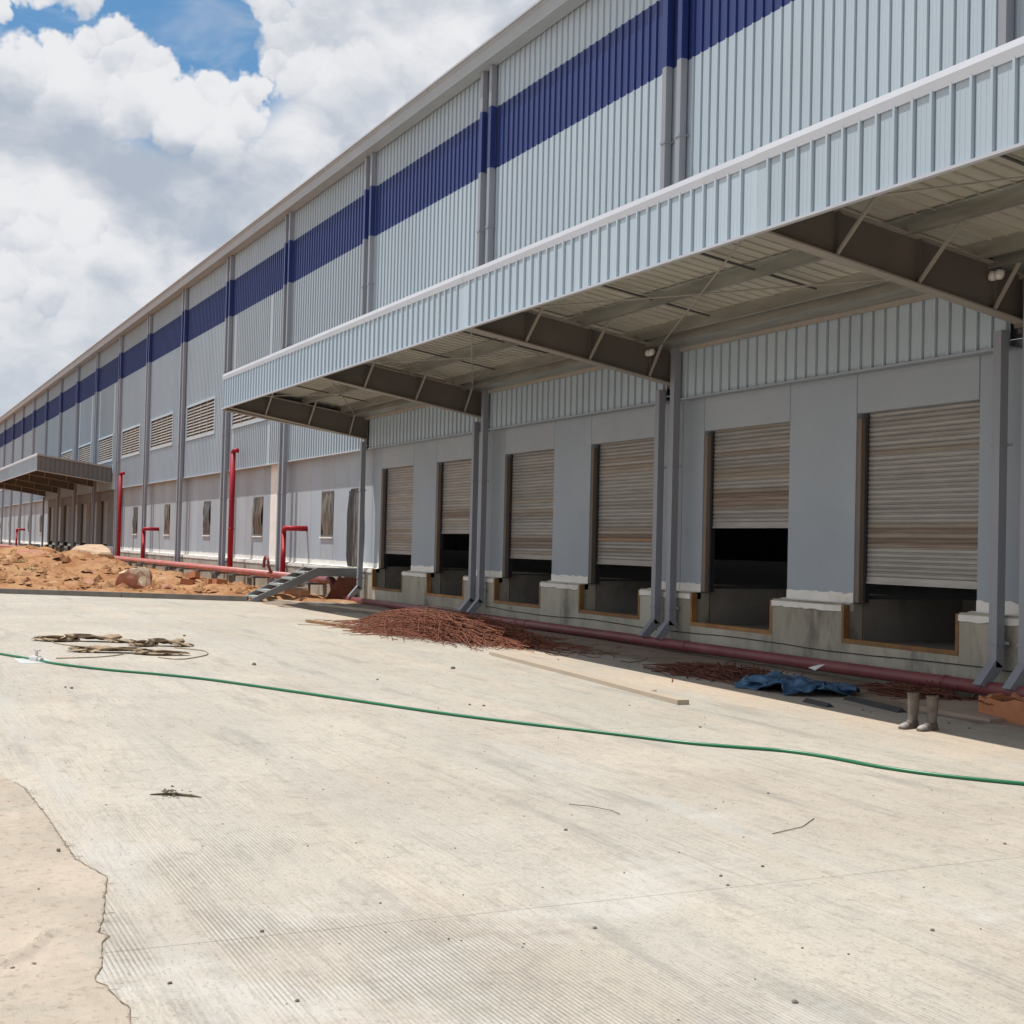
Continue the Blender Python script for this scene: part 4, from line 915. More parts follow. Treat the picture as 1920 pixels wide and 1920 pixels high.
# ------------------------------------------------------------------ blue tarpaulin
# settled cloth shapes: one row of the sheet per line, x, y, z in units of 4 mm about the centre
TARP_FOLDS = [
    [-200, -60, 2, -186, -63, 4, -172, -68, 6, -159, -75, 4, -147, -85, 2, -135, -92, 3, -121, -95, 6, -108, -91, 5, -109, -98, 11, -106, -107, 11, -100, -113, 7, -94, -122, 8, -87, -121, 11, -82, -124, 5, -73, -123, 5, -62, -116, 2, -53, -112, 4, -44, -107, 4, -27, -108, 2, -9, -106, 2, -10, -102, 9, 6, -106, 13, 20, -109, 18, 33, -110, 24, 42, -108, 26, 50, -108, 29, 56, -107, 31, 61, -106, 33, 64, -98, 36, 70, -87, 35, 82, -93, 37, 79, -94, 21, 88, -91, 12, 95, -100, 7, 104, -105, 2, 117, -104, 6, 122, -89, 12, 130, -88, 10, 133, -92, 17, 132, -101, 18, 129, -99, 19, 126, -102, 18, 127, -95, 14],
    [-195, -39, 2, -186, -47, 11, -171, -52, 7, -155, -60, 4, -140, -69, 6, -125, -78, 10, -116, -85, 20, -104, -90, 24, -99, -99, 23, -96, -98, 12, -90, -102, 8, -86, -107, 7, -83, -107, 2, -75, -111, 4, -68, -114, 6, -61, -106, 2, -51, -101, 6, -43, -100, 9, -31, -97, 13, -19, -92, 13, -7, -91, 12, 4, -95, 14, 15, -97, 20, 25, -100, 16, 34, -101, 17, 42, -98, 24, 51, -94, 31, 58, -93, 33, 66, -99, 41, 71, -85, 40, 82, -85, 37, 84, -85, 21, 88, -94, 7, 99, -101, 9, 110, -102, 7, 118, -93, 5, 124, -81, 10, 134, -87, 14, 135, -91, 20, 130, -96, 17, 128, -96, 21, 132, -95, 24, 131, -90, 26],
    [-190, -26, 9, -179, -39, 11, -164, -37, 13, -154, -50, 15, -141, -63, 17, -125, -72, 18, -108, -76, 23, -103, -85, 35, -98, -91, 28, -94, -90, 15, -89, -92, 9, -84, -97, 10, -80, -98, 7, -76, -106, 12, -68, -103, 11, -63, -92, 8, -54, -86, 5, -42, -88, 12, -33, -90, 12, -23, -85, 14, -12, -84, 16, -2, -87, 19, 5, -91, 19, 13, -93, 20, 22, -92, 19, 30, -91, 18, 38, -90, 27, 48, -88, 35, 58, -91, 44, 71, -86, 48, 77, -78, 36, 79, -79, 24, 86, -80, 9, 101, -84, 9, 113, -91, 12, 119, -83, 6, 129, -79, 6, 134, -81, 12, 131, -84, 17, 129, -84, 21, 136, -84, 27, 137, -84, 22, 134, -81, 17],
    [-181, -35, 6, -167, -36, 5, -151, -29, 16, -141, -40, 19, -137, -50, 29, -127, -58, 34, -115, -69, 34, -102, -74, 32, -97, -84, 34, -95, -91, 31, -92, -92, 21, -85, -88, 14, -78, -90, 13, -69, -93, 15, -77, -80, 10, -70, -71, 3, -58, -76, 12, -42, -81, 16, -34, -81, 11, -30, -79, 11, -18, -80, 18, -13, -82, 28, -4, -81, 26, 3, -84, 26, 10, -84, 24, 21, -77, 21, 30, -75, 28, 43, -76, 31, 56, -78, 40, 67, -80, 52, 73, -76, 38, 80, -72, 22, 84, -76, 16, 98, -86, 16, 110, -88, 16, 117, -86, 14, 120, -79, 12, 125, -73, 11, 131, -72, 13, 140, -76, 18, 148, -79, 15, 138, -73, 14, 139, -66, 10],
    [-167, -43, 5, -157, -38, 10, -142, -31, 12, -134, -32, 25, -138, -38, 31, -131, -48, 36, -124, -62, 39, -112, -68, 38, -105, -79, 34, -94, -83, 36, -88, -90, 36, -86, -98, 31, -76, -99, 25, -68, -85, 21, -72, -71, 15, -67, -60, 7, -53, -67, 11, -42, -72, 12, -35, -75, 5, -30, -78, 6, -22, -76, 13, -20, -78, 21, -15, -78, 18, -7, -82, 17, -1, -78, 17, 8, -76, 22, 20, -77, 25, 32, -75, 36, 44, -70, 47, 59, -68, 55, 64, -65, 38, 71, -64, 22, 82, -70, 20, 94, -81, 25, 103, -81, 25, 107, -80, 21, 112, -81, 24, 118, -80, 24, 123, -77, 26, 130, -73, 27, 134, -70, 21, 138, -63, 23, 152, -55, 17],
    [-151, -40, 8, -145, -38, 13, -132, -33, 13, -128, -31, 27, -132, -40, 28, -133, -54, 26, -124, -56, 32, -119, -64, 43, -111, -73, 39, -99, -77, 40, -90, -84, 31, -82, -92, 29, -71, -92, 27, -58, -87, 24, -54, -72, 20, -52, -60, 12, -45, -64, 5, -36, -68, 6, -31, -71, 6, -28, -74, 6, -27, -73, 15, -23, -74, 19, -18, -76, 13, -11, -76, 13, -5, -72, 19, 5, -68, 20, 16, -65, 22, 28, -62, 30, 46, -65, 33, 61, -63, 40, 73, -53, 47, 77, -52, 31, 85, -62, 25, 86, -70, 24, 93, -67, 18, 99, -67, 20, 102, -72, 26, 110, -69, 25, 117, -68, 27, 121, -66, 28, 132, -61, 30, 141, -54, 32, 153, -45, 28],
    [-139, -34, 14, -135, -37, 16, -130, -39, 16, -127, -36, 21, -131, -44, 22, -133, -53, 19, -132, -60, 26, -121, -61, 33, -114, -66, 45, -101, -69, 36, -92, -78, 29, -83, -90, 26, -67, -86, 24, -55, -77, 22, -45, -68, 20, -46, -64, 12, -37, -65, 8, -31, -62, 4, -26, -66, 6, -23, -70, 4, -20, -71, 10, -19, -71, 14, -13, -69, 17, -8, -71, 23, -2, -64, 20, 7, -60, 26, 19, -55, 22, 35, -53, 24, 47, -53, 35, 63, -52, 37, 76, -49, 33, 88, -44, 39, 92, -48, 30, 93, -56, 31, 90, -63, 37, 95, -68, 39, 100, -66, 38, 104, -61, 36, 112, -58, 33, 123, -54, 29, 129, -51, 39, 141, -43, 40, 146, -31, 41],
    [-134, -37, 20, -134, -36, 25, -131, -41, 22, -128, -41, 21, -134, -45, 18, -132, -55, 13, -131, -59, 14, -124, -64, 22, -114, -64, 32, -104, -67, 37, -88, -70, 29, -82, -84, 40, -65, -82, 41, -54, -72, 34, -45, -62, 32, -37, -68, 25, -32, -68, 15, -24, -64, 12, -21, -57, 12, -17, -62, 15, -18, -62, 18, -19, -64, 27, -14, -65, 34, -6, -62, 28, 5, -58, 26, 16, -54, 22, 29, -48, 25, 43, -45, 22, 55, -45, 37, 67, -45, 47, 78, -42, 41, 84, -37, 44, 90, -41, 42, 97, -43, 43, 97, -50, 49, 93, -56, 52, 98, -60, 52, 105, -58, 48, 118, -56, 46, 124, -47, 38, 137, -46, 31, 139, -31, 35, 146, -20, 37],
    [-131, -41, 9, -133, -47, 6, -133, -53, 7, -130, -50, 8, -130, -47, 13, -131, -53, 12, -126, -58, 7, -117, -64, 13, -112, -60, 28, -101, -63, 30, -86, -71, 23, -80, -76, 42, -65, -76, 47, -56, -65, 38, -43, -62, 37, -40, -73, 31, -31, -69, 22, -27, -57, 12, -17, -53, 14, -15, -57, 18, -12, -62, 25, -11, -60, 29, -8, -55, 30, 1, -53, 28, 12, -50, 23, 22, -45, 24, 36, -37, 23, 50, -36, 26, 65, -47, 35, 75, -40, 49, 87, -44, 48, 88, -35, 51, 91, -33, 50, 92, -37, 53, 93, -41, 58, 97, -46, 59, 100, -50, 50, 109, -50, 49, 124, -45, 48, 131, -38, 32, 144, -36, 33, 150, -25, 34, 159, -17, 37],
    [-123, -45, 19, -124, -44, 10, -122, -47, 4, -124, -50, 7, -124, -51, 12, -126, -57, 12, -119, -59, 11, -107, -58, 16, -99, -56, 29, -91, -54, 28, -80, -59, 25, -70, -65, 32, -68, -61, 48, -55, -64, 45, -47, -69, 39, -39, -72, 39, -33, -66, 29, -24, -60, 19, -19, -49, 15, -13, -51, 18, -9, -54, 23, -5, -55, 25, 0, -58, 22, 8, -53, 20, 17, -46, 22, 27, -46, 26, 42, -35, 27, 54, -37, 25, 73, -40, 30, 78, -35, 46, 84, -38, 54, 87, -32, 54, 94, -31, 53, 93, -34, 51, 99, -34, 55, 102, -39, 49, 105, -46, 40, 118, -49, 41, 128, -35, 40, 142, -30, 31, 149, -26, 38, 157, -17, 39, 169, -20, 37],
    [-106, -43, 20, -111, -50, 20, -113, -52, 13, -117, -54, 8, -122, -51, 13, -120, -59, 17, -113, -61, 19, -102, -51, 19, -91, -42, 25, -84, -49, 32, -72, -52, 30, -67, -54, 26, -67, -52, 40, -59, -57, 35, -49, -61, 41, -39, -67, 45, -32, -67, 40, -22, -67, 32, -21, -54, 25, -9, -48, 19, -4, -41, 12, -1, -42, 17, 2, -40, 17, 4, -41, 22, 15, -44, 24, 28, -44, 29, 46, -38, 28, 59, -36, 21, 78, -33, 32, 83, -36, 48, 85, -33, 49, 91, -31, 52, 93, -36, 48, 99, -35, 42, 102, -34, 42, 111, -38, 41, 110, -48, 34, 125, -43, 36, 135, -31, 32, 148, -19, 28, 160, -23, 36, 162, -19, 50, 165, -26, 50],
    [-107, -45, 5, -98, -44, 10, -99, -53, 13, -110, -54, 19, -124, -52, 28, -128, -54, 28, -114, -57, 31, -100, -52, 31, -94, -47, 34, -79, -44, 37, -81, -44, 23, -74, -40, 16, -66, -43, 26, -59, -43, 36, -49, -48, 44, -39, -50, 42, -32, -51, 32, -22, -55, 31, -16, -49, 31, -6, -44, 25, 1, -36, 18, -3, -32, 16, 3, -30, 13, 6, -35, 20, 10, -44, 28, 26, -44, 32, 45, -43, 32, 61, -33, 33, 79, -27, 37, 79, -31, 52, 84, -28, 53, 90, -31, 46, 97, -36, 37, 106, -40, 30, 111, -35, 33, 115, -36, 39, 120, -41, 30, 130, -48, 23, 144, -43, 28, 157, -30, 30, 164, -26, 40, 163, -27, 48, 162, -32, 54],
    [-107, -47, 7, -107, -46, 16, -101, -38, 18, -106, -43, 29, -123, -38, 25, -125, -42, 38, -110, -48, 40, -107, -50, 38, -95, -42, 42, -87, -34, 26, -91, -31, 17, -78, -35, 24, -60, -34, 30, -55, -34, 41, -45, -35, 47, -37, -33, 40, -30, -34, 31, -21, -38, 33, -15, -42, 38, -8, -43, 35, -4, -36, 26, -4, -36, 19, -4, -30, 20, 3, -28, 19, 5, -36, 27, 19, -39, 28, 36, -32, 40, 56, -27, 43, 70, -22, 36, 75, -23, 51, 84, -25, 52, 94, -27, 49, 99, -28, 40, 107, -27, 33, 116, -25, 34, 123, -27, 39, 128, -29, 29, 137, -34, 25, 144, -41, 24, 161, -39, 22, 163, -31, 33, 171, -30, 39, 164, -33, 43],
    [-112, -50, 7, -114, -45, 11, -115, -40, 18, -111, -33, 24, -110, -30, 36, -112, -27, 43, -104, -31, 31, -94, -33, 39, -88, -34, 41, -81, -31, 30, -88, -24, 26, -76, -26, 32, -61, -25, 30, -54, -22, 38, -45, -20, 46, -36, -16, 37, -27, -16, 33, -21, -22, 36, -20, -30, 43, -11, -33, 40, -10, -43, 25, -11, -43, 16, -9, -34, 22, 2, -32, 30, 10, -30, 28, 14, -29, 29, 32, -27, 33, 47, -17, 37, 61, -21, 43, 71, -20, 41, 83, -24, 40, 96, -25, 39, 106, -23, 45, 111, -17, 37, 118, -15, 38, 126, -15, 42, 128, -15, 34, 133, -20, 30, 141, -22, 27, 157, -21, 24, 169, -21, 20, 169, -21, 30, 173, -29, 33],
    [-113, -46, 7, -115, -39, 10, -118, -33, 16, -108, -29, 23, -108, -17, 28, -102, -11, 37, -90, -17, 25, -84, -21, 37, -90, -20, 46, -79, -22, 47, -78, -19, 40, -76, -17, 32, -62, -15, 32, -51, -15, 39, -45, -9, 44, -35, -3, 40, -25, -6, 45, -18, -12, 46, -17, -16, 41, -16, -22, 34, -12, -29, 29, -12, -32, 23, -7, -30, 31, -1, -26, 26, 8, -18, 27, 14, -13, 25, 30, -8, 30, 43, -7, 32, 57, -2, 44, 74, -5, 48, 86, -11, 36, 99, -12, 41, 110, -12, 46, 113, -10, 38, 120, -6, 35, 122, -5, 39, 127, -4, 38, 131, -2, 36, 138, -5, 32, 151, -3, 31, 160, -5, 25, 166, -9, 18, 171, -13, 26],
    [-115, -48, 8, -120, -39, 13, -118, -28, 14, -110, -22, 25, -106, -9, 22, -106, -2, 32, -90, -4, 33, -79, -7, 38, -78, -15, 44, -81, -12, 54, -72, -16, 50, -72, -12, 38, -72, -4, 33, -53, -6, 33, -47, 1, 48, -32, 4, 46, -22, 0, 32, -13, 1, 35, -14, -4, 29, -14, -11, 27, -9, -16, 26, -5, -19, 28, 1, -18, 30, 4, -14, 28, 5, -6, 22, 21, 0, 18, 32, 9, 22, 45, 13, 34, 63, 8, 33, 80, 12, 42, 92, 5, 35, 105, 0, 39, 114, -2, 43, 120, -3, 42, 117, 1, 40, 120, 4, 36, 126, 3, 46, 131, 7, 46, 132, 6, 36, 140, 7, 30, 152, 9, 29, 159, 4, 22, 169, 0, 19],
    [-114, -46, 4, -120, -38, 8, -114, -30, 14, -110, -20, 23, -109, -4, 22, -104, 4, 33, -94, -3, 41, -84, -6, 50, -74, -3, 48, -75, -3, 59, -68, -6, 59, -66, -5, 48, -63, -1, 39, -52, 2, 32, -43, 7, 45, -32, 11, 45, -21, 12, 35, -16, 9, 28, -8, 3, 28, -10, -2, 30, -4, -5, 29, 1, -8, 34, 5, -8, 33, 5, -3, 26, 12, 4, 24, 24, 12, 14, 34, 19, 27, 54, 23, 31, 71, 20, 28, 86, 23, 32, 91, 14, 43, 104, 10, 48, 115, 8, 48, 118, 6, 43, 114, 7, 38, 115, 10, 36, 121, 9, 39, 128, 7, 43, 135, 9, 39, 142, 10, 33, 149, 15, 25, 159, 15, 18, 171, 17, 12],
    [-123, -46, 2, -113, -37, 4, -107, -30, 15, -109, -15, 18, -110, -5, 29, -101, 0, 41, -83, -3, 44, -71, -2, 41, -65, 5, 44, -69, 10, 49, -63, 7, 50, -61, 5, 47, -55, 6, 43, -54, 11, 36, -46, 16, 37, -36, 15, 38, -26, 20, 41, -17, 20, 36, -12, 14, 29, -11, 8, 32, -5, 5, 35, 2, 1, 34, 3, 5, 26, 10, 8, 24, 15, 17, 21, 27, 26, 17, 41, 33, 20, 56, 37, 19, 73, 33, 24, 74, 31, 38, 89, 30, 45, 97, 20, 40, 107, 16, 36, 114, 17, 42, 120, 16, 39, 116, 12, 38, 116, 13, 33, 123, 12, 34, 134, 12, 33, 146, 18, 37, 151, 19, 26, 159, 21, 13, 174, 27, 10],
    [-130, -41, 6, -120, -33, 5, -110, -27, 14, -116, -14, 25, -116, -5, 38, -107, 5, 46, -89, 6, 49, -78, 7, 38, -70, 11, 40, -65, 14, 38, -61, 16, 38, -59, 13, 33, -59, 16, 39, -55, 22, 40, -51, 23, 38, -41, 22, 35, -34, 21, 33, -26, 22, 34, -19, 26, 34, -13, 20, 34, -9, 15, 38, 0, 12, 37, 9, 13, 29, 21, 14, 27, 27, 23, 20, 35, 33, 18, 45, 42, 13, 57, 48, 13, 68, 44, 21, 76, 42, 26, 83, 41, 35, 90, 35, 42, 101, 30, 43, 105, 23, 35, 112, 25, 36, 117, 23, 32, 122, 21, 34, 125, 21, 30, 135, 21, 30, 143, 26, 28, 150, 30, 16, 160, 30, 6, 175, 32, 8],
    [-137, -28, 11, -127, -37, 8, -114, -24, 7, -119, -17, 30, -123, -2, 35, -110, 7, 50, -92, 12, 44, -80, 10, 34, -73, 19, 37, -69, 21, 30, -66, 26, 32, -60, 27, 30, -58, 29, 32, -60, 31, 40, -54, 29, 34, -46, 27, 31, -40, 30, 30, -37, 26, 33, -31, 28, 37, -21, 21, 31, -9, 22, 28, -2, 22, 37, 13, 19, 35, 20, 26, 26, 30, 34, 21, 42, 39, 24, 53, 43, 30, 62, 43, 18, 70, 47, 12, 74, 52, 16, 83, 48, 18, 85, 46, 32, 94, 41, 40, 105, 36, 40, 110, 35, 26, 115, 33, 27, 123, 31, 29, 128, 30, 30, 131, 30, 25, 138, 37, 19, 145, 39, 9, 158, 42, 3, 174, 41, 8],
    [-150, -22, 18, -139, -29, 2, -123, -21, 8, -117, -11, 18, -112, -4, 33, -107, 7, 42, -98, 9, 39, -86, 18, 27, -82, 27, 33, -74, 31, 31, -72, 37, 26, -69, 38, 27, -67, 38, 30, -59, 37, 33, -53, 36, 31, -45, 33, 29, -47, 35, 35, -44, 37, 37, -40, 31, 35, -31, 31, 32, -18, 28, 27, -2, 29, 32, 11, 28, 31, 28, 32, 30, 39, 37, 24, 48, 44, 33, 52, 51, 27, 63, 49, 19, 70, 52, 13, 73, 54, 10, 81, 55, 13, 83, 54, 24, 90, 46, 32, 102, 42, 34, 109, 40, 33, 115, 43, 25, 122, 40, 22, 125, 35, 27, 127, 36, 26, 130, 40, 18, 141, 45, 8, 153, 50, 6, 170, 50, 11],
    [-167, -22, 15, -152, -19, 4, -136, -12, 12, -119, -6, 9, -114, 0, 23, -115, 7, 35, -108, 16, 37, -94, 17, 29, -92, 30, 24, -83, 39, 24, -77, 50, 24, -74, 50, 30, -68, 46, 26, -59, 41, 26, -56, 40, 29, -45, 39, 30, -49, 34, 42, -43, 33, 42, -38, 38, 32, -33, 34, 28, -19, 36, 30, -2, 34, 26, 16, 32, 24, 23, 46, 28, 39, 47, 34, 53, 48, 27, 64, 49, 24, 63, 53, 22, 58, 56, 26, 65, 61, 25, 71, 59, 26, 82, 55, 30, 94, 48, 26, 98, 34, 33, 106, 44, 35, 118, 40, 30, 121, 42, 27, 125, 40, 30, 127, 40, 30, 128, 44, 24, 137, 46, 15, 147, 56, 13, 164, 56, 13],
    [-184, -20, 9, -167, -13, 6, -148, -9, 4, -132, 1, 5, -121, 8, 13, -113, 14, 24, -115, 17, 32, -104, 25, 35, -95, 35, 33, -89, 44, 31, -82, 52, 29, -75, 55, 34, -67, 51, 28, -61, 49, 28, -53, 47, 28, -49, 41, 33, -47, 38, 41, -42, 38, 43, -36, 40, 37, -32, 41, 33, -19, 41, 34, -4, 38, 27, 12, 36, 16, 26, 40, 19, 37, 51, 27, 49, 46, 22, 61, 48, 18, 69, 50, 16, 65, 54, 22, 64, 54, 28, 73, 52, 29, 82, 52, 35, 94, 47, 34, 101, 39, 30, 108, 44, 31, 118, 39, 37, 129, 39, 39, 129, 37, 36, 130, 37, 28, 133, 44, 26, 141, 51, 21, 149, 54, 23, 164, 60, 21],
    [-195, -14, 6, -180, -8, 9, -163, -6, 4, -148, 3, 7, -134, 11, 13, -121, 15, 21, -117, 25, 28, -110, 34, 36, -97, 36, 25, -85, 42, 24, -84, 54, 30, -80, 49, 31, -71, 49, 31, -66, 48, 34, -60, 46, 32, -52, 42, 38, -49, 45, 40, -47, 47, 41, -43, 48, 36, -36, 47, 32, -24, 48, 29, -10, 46, 26, 4, 45, 17, 20, 42, 12, 30, 49, 12, 43, 50, 17, 55, 51, 13, 63, 56, 14, 62, 58, 26, 66, 57, 33, 76, 58, 33, 86, 60, 31, 96, 56, 32, 104, 52, 38, 111, 47, 36, 121, 43, 34, 132, 43, 40, 136, 37, 37, 133, 36, 28, 141, 41, 21, 150, 38, 18, 162, 40, 22, 173, 44, 29],
    [-200, -7, 6, -190, -7, 3, -174, 0, 2, -159, 8, 3, -143, 15, 5, -128, 22, 10, -119, 29, 26, -109, 37, 30, -95, 42, 28, -89, 49, 27, -89, 58, 36, -84, 52, 38, -76, 52, 35, -70, 49, 35, -68, 49, 36, -61, 48, 41, -58, 53, 34, -54, 56, 22, -48, 58, 20, -39, 58, 20, -28, 56, 21, -14, 53, 23, 0, 53, 24, 13, 52, 22, 23, 52, 11, 33, 54, 9, 44, 57, 12, 54, 63, 14, 58, 64, 25, 69, 62, 27, 81, 63, 29, 90, 71, 32, 100, 65, 30, 108, 55, 31, 116, 52, 34, 123, 49, 35, 131, 42, 32, 135, 38, 30, 141, 33, 21, 148, 40, 10, 164, 42, 18, 174, 44, 24, 186, 45, 27],
    [-195, 1, 9, -188, 0, 6, -176, 4, 3, -164, 12, 7, -147, 18, 4, -133, 28, 8, -123, 33, 26, -110, 42, 27, -98, 49, 28, -95, 56, 38, -90, 61, 43, -85, 61, 41, -82, 59, 40, -78, 59, 36, -73, 59, 40, -66, 65, 42, -58, 69, 38, -53, 73, 27, -45, 74, 19, -37, 73, 15, -28, 69, 13, -16, 66, 19, -3, 64, 22, 9, 62, 20, 17, 63, 17, 26, 64, 6, 39, 65, 6, 47, 71, 12, 56, 71, 9, 71, 68, 12, 84, 59, 16, 94, 58, 22, 106, 57, 20, 116, 54, 19, 122, 54, 23, 130, 52, 29, 138, 45, 27, 145, 38, 22, 154, 35, 10, 161, 46, 16, 171, 46, 27, 186, 48, 27, 194, 45, 20],
    [-190, 4, 5, -185, 8, 3, -176, 12, 3, -165, 16, 4, -152, 22, 7, -136, 26, 11, -126, 37, 23, -110, 43, 21, -101, 53, 25, -98, 61, 36, -88, 64, 30, -83, 63, 24, -81, 67, 28, -77, 73, 36, -70, 77, 35, -60, 79, 30, -49, 81, 28, -44, 87, 24, -38, 85, 20, -29, 86, 21, -21, 83, 15, -12, 79, 10, 0, 75, 12, 10, 75, 13, 18, 77, 15, 27, 77, 10, 36, 77, 3, 46, 81, 8, 62, 81, 10, 77, 78, 3, 92, 74, 3, 104, 70, 10, 112, 67, 22, 120, 63, 28, 129, 60, 30, 139, 59, 28, 152, 50, 29, 159, 37, 31, 168, 37, 27, 176, 44, 20, 185, 44, 20, 197, 42, 18, 198, 46, 17],
    [-180, 7, 6, -176, 13, 10, -174, 20, 7, -165, 22, 3, -154, 26, 4, -143, 28, 11, -132, 38, 18, -118, 48, 21, -107, 55, 22, -98, 61, 28, -92, 71, 31, -83, 76, 28, -75, 78, 24, -69, 85, 29, -58, 90, 35, -52, 89, 24, -42, 94, 19, -38, 99, 15, -28, 103, 14, -21, 102, 8, -14, 100, 5, -4, 93, 3, 9, 88, 8, 17, 88, 15, 20, 97, 10, 30, 101, 13, 40, 101, 10, 51, 91, 12, 67, 90, 3, 85, 87, 4, 98, 79, 3, 109, 82, 10, 120, 78, 21, 127, 73, 32, 133, 70, 39, 142, 65, 38, 151, 54, 41, 164, 44, 38, 176, 48, 32, 185, 44, 30, 192, 43, 27, 199, 38, 29, 195, 41, 25],
    [-174, 9, 8, -168, 18, 7, -167, 28, 12, -161, 30, 10, -155, 30, 14, -146, 35, 11, -136, 40, 9, -128, 50, 14, -117, 59, 16, -103, 60, 17, -98, 72, 22, -87, 80, 19, -73, 77, 15, -62, 83, 16, -55, 93, 21, -57, 97, 25, -49, 102, 27, -41, 109, 25, -29, 115, 15, -22, 112, 11, -13, 107, 10, -10, 100, 10, 3, 101, 13, 14, 101, 21, 24, 102, 23, 32, 93, 21, 37, 97, 19, 51, 102, 15, 68, 99, 13, 84, 90, 13, 101, 88, 4, 114, 87, 3, 125, 81, 9, 131, 79, 21, 139, 76, 31, 145, 70, 34, 153, 65, 37, 165, 61, 40, 176, 53, 37, 183, 49, 31, 186, 49, 36, 188, 48, 31, 191, 48, 28],
    [-172, 14, 15, -167, 24, 13, -161, 29, 18, -154, 34, 16, -148, 39, 10, -144, 39, 9, -145, 43, 4, -132, 50, 2, -121, 54, 3, -110, 60, 5, -99, 69, 9, -88, 73, 9, -76, 80, 8, -67, 90, 16, -62, 100, 20, -56, 106, 20, -48, 105, 22, -45, 113, 17, -32, 112, 10, -23, 120, 10, -16, 117, 16, -13, 102, 24, -2, 92, 19, 6, 92, 25, 18, 94, 27, 29, 98, 24, 39, 95, 26, 48, 96, 20, 65, 96, 20, 83, 96, 22, 101, 88, 19, 114, 88, 13, 123, 86, 9, 132, 82, 14, 136, 74, 17, 141, 70, 21, 152, 68, 19, 164, 67, 20, 171, 67, 22, 176, 64, 29, 176, 61, 31, 179, 59, 33, 184, 54, 37],
    [-183, 20, 14, -173, 29, 10, -162, 39, 10, -155, 47, 15, -149, 52, 17, -144, 55, 13, -141, 57, 12, -137, 59, 11, -130, 60, 6, -119, 64, 5, -108, 70, 2, -95, 79, 2, -84, 83, 2, -71, 87, 9, -61, 92, 11, -54, 96, 9, -51, 103, 10, -47, 109, 8, -38, 116, 5, -31, 123, 10, -23, 121, 18, -18, 101, 19, -5, 85, 18, 8, 84, 17, 18, 88, 19, 28, 92, 22, 38, 94, 30, 49, 100, 25, 65, 98, 24, 84, 99, 26, 101, 98, 21, 117, 96, 16, 126, 93, 11, 133, 88, 8, 137, 83, 8, 143, 83, 9, 151, 83, 10, 160, 84, 6, 165, 83, 15, 162, 76, 20, 163, 73, 26, 169, 69, 35, 174, 61, 39],
    [-194, 19, 2, -183, 36, 5, -169, 49, 4, -159, 59, 11, -154, 65, 14, -151, 67, 15, -147, 67, 18, -144, 67, 13, -136, 67, 10, -127, 68, 5, -116, 73, 4, -103, 79, 6, -88, 87, 4, -78, 94, 3, -68, 99, 2, -62, 104, 2, -57, 104, 7, -50, 107, 6, -45, 112, 8, -37, 120, 13, -26, 112, 18, -17, 101, 14, -8, 90, 22, 5, 85, 23, 16, 86, 25, 29, 89, 24, 41, 91, 26, 53, 96, 30, 76, 108, 30, 99, 114, 28, 115, 109, 26, 122, 99, 24, 128, 91, 20, 134, 91, 16, 136, 90, 15, 140, 90, 15, 143, 92, 14, 149, 92, 21, 146, 84, 25, 140, 80, 19, 144, 76, 15, 149, 70, 28, 165, 72, 39],
]
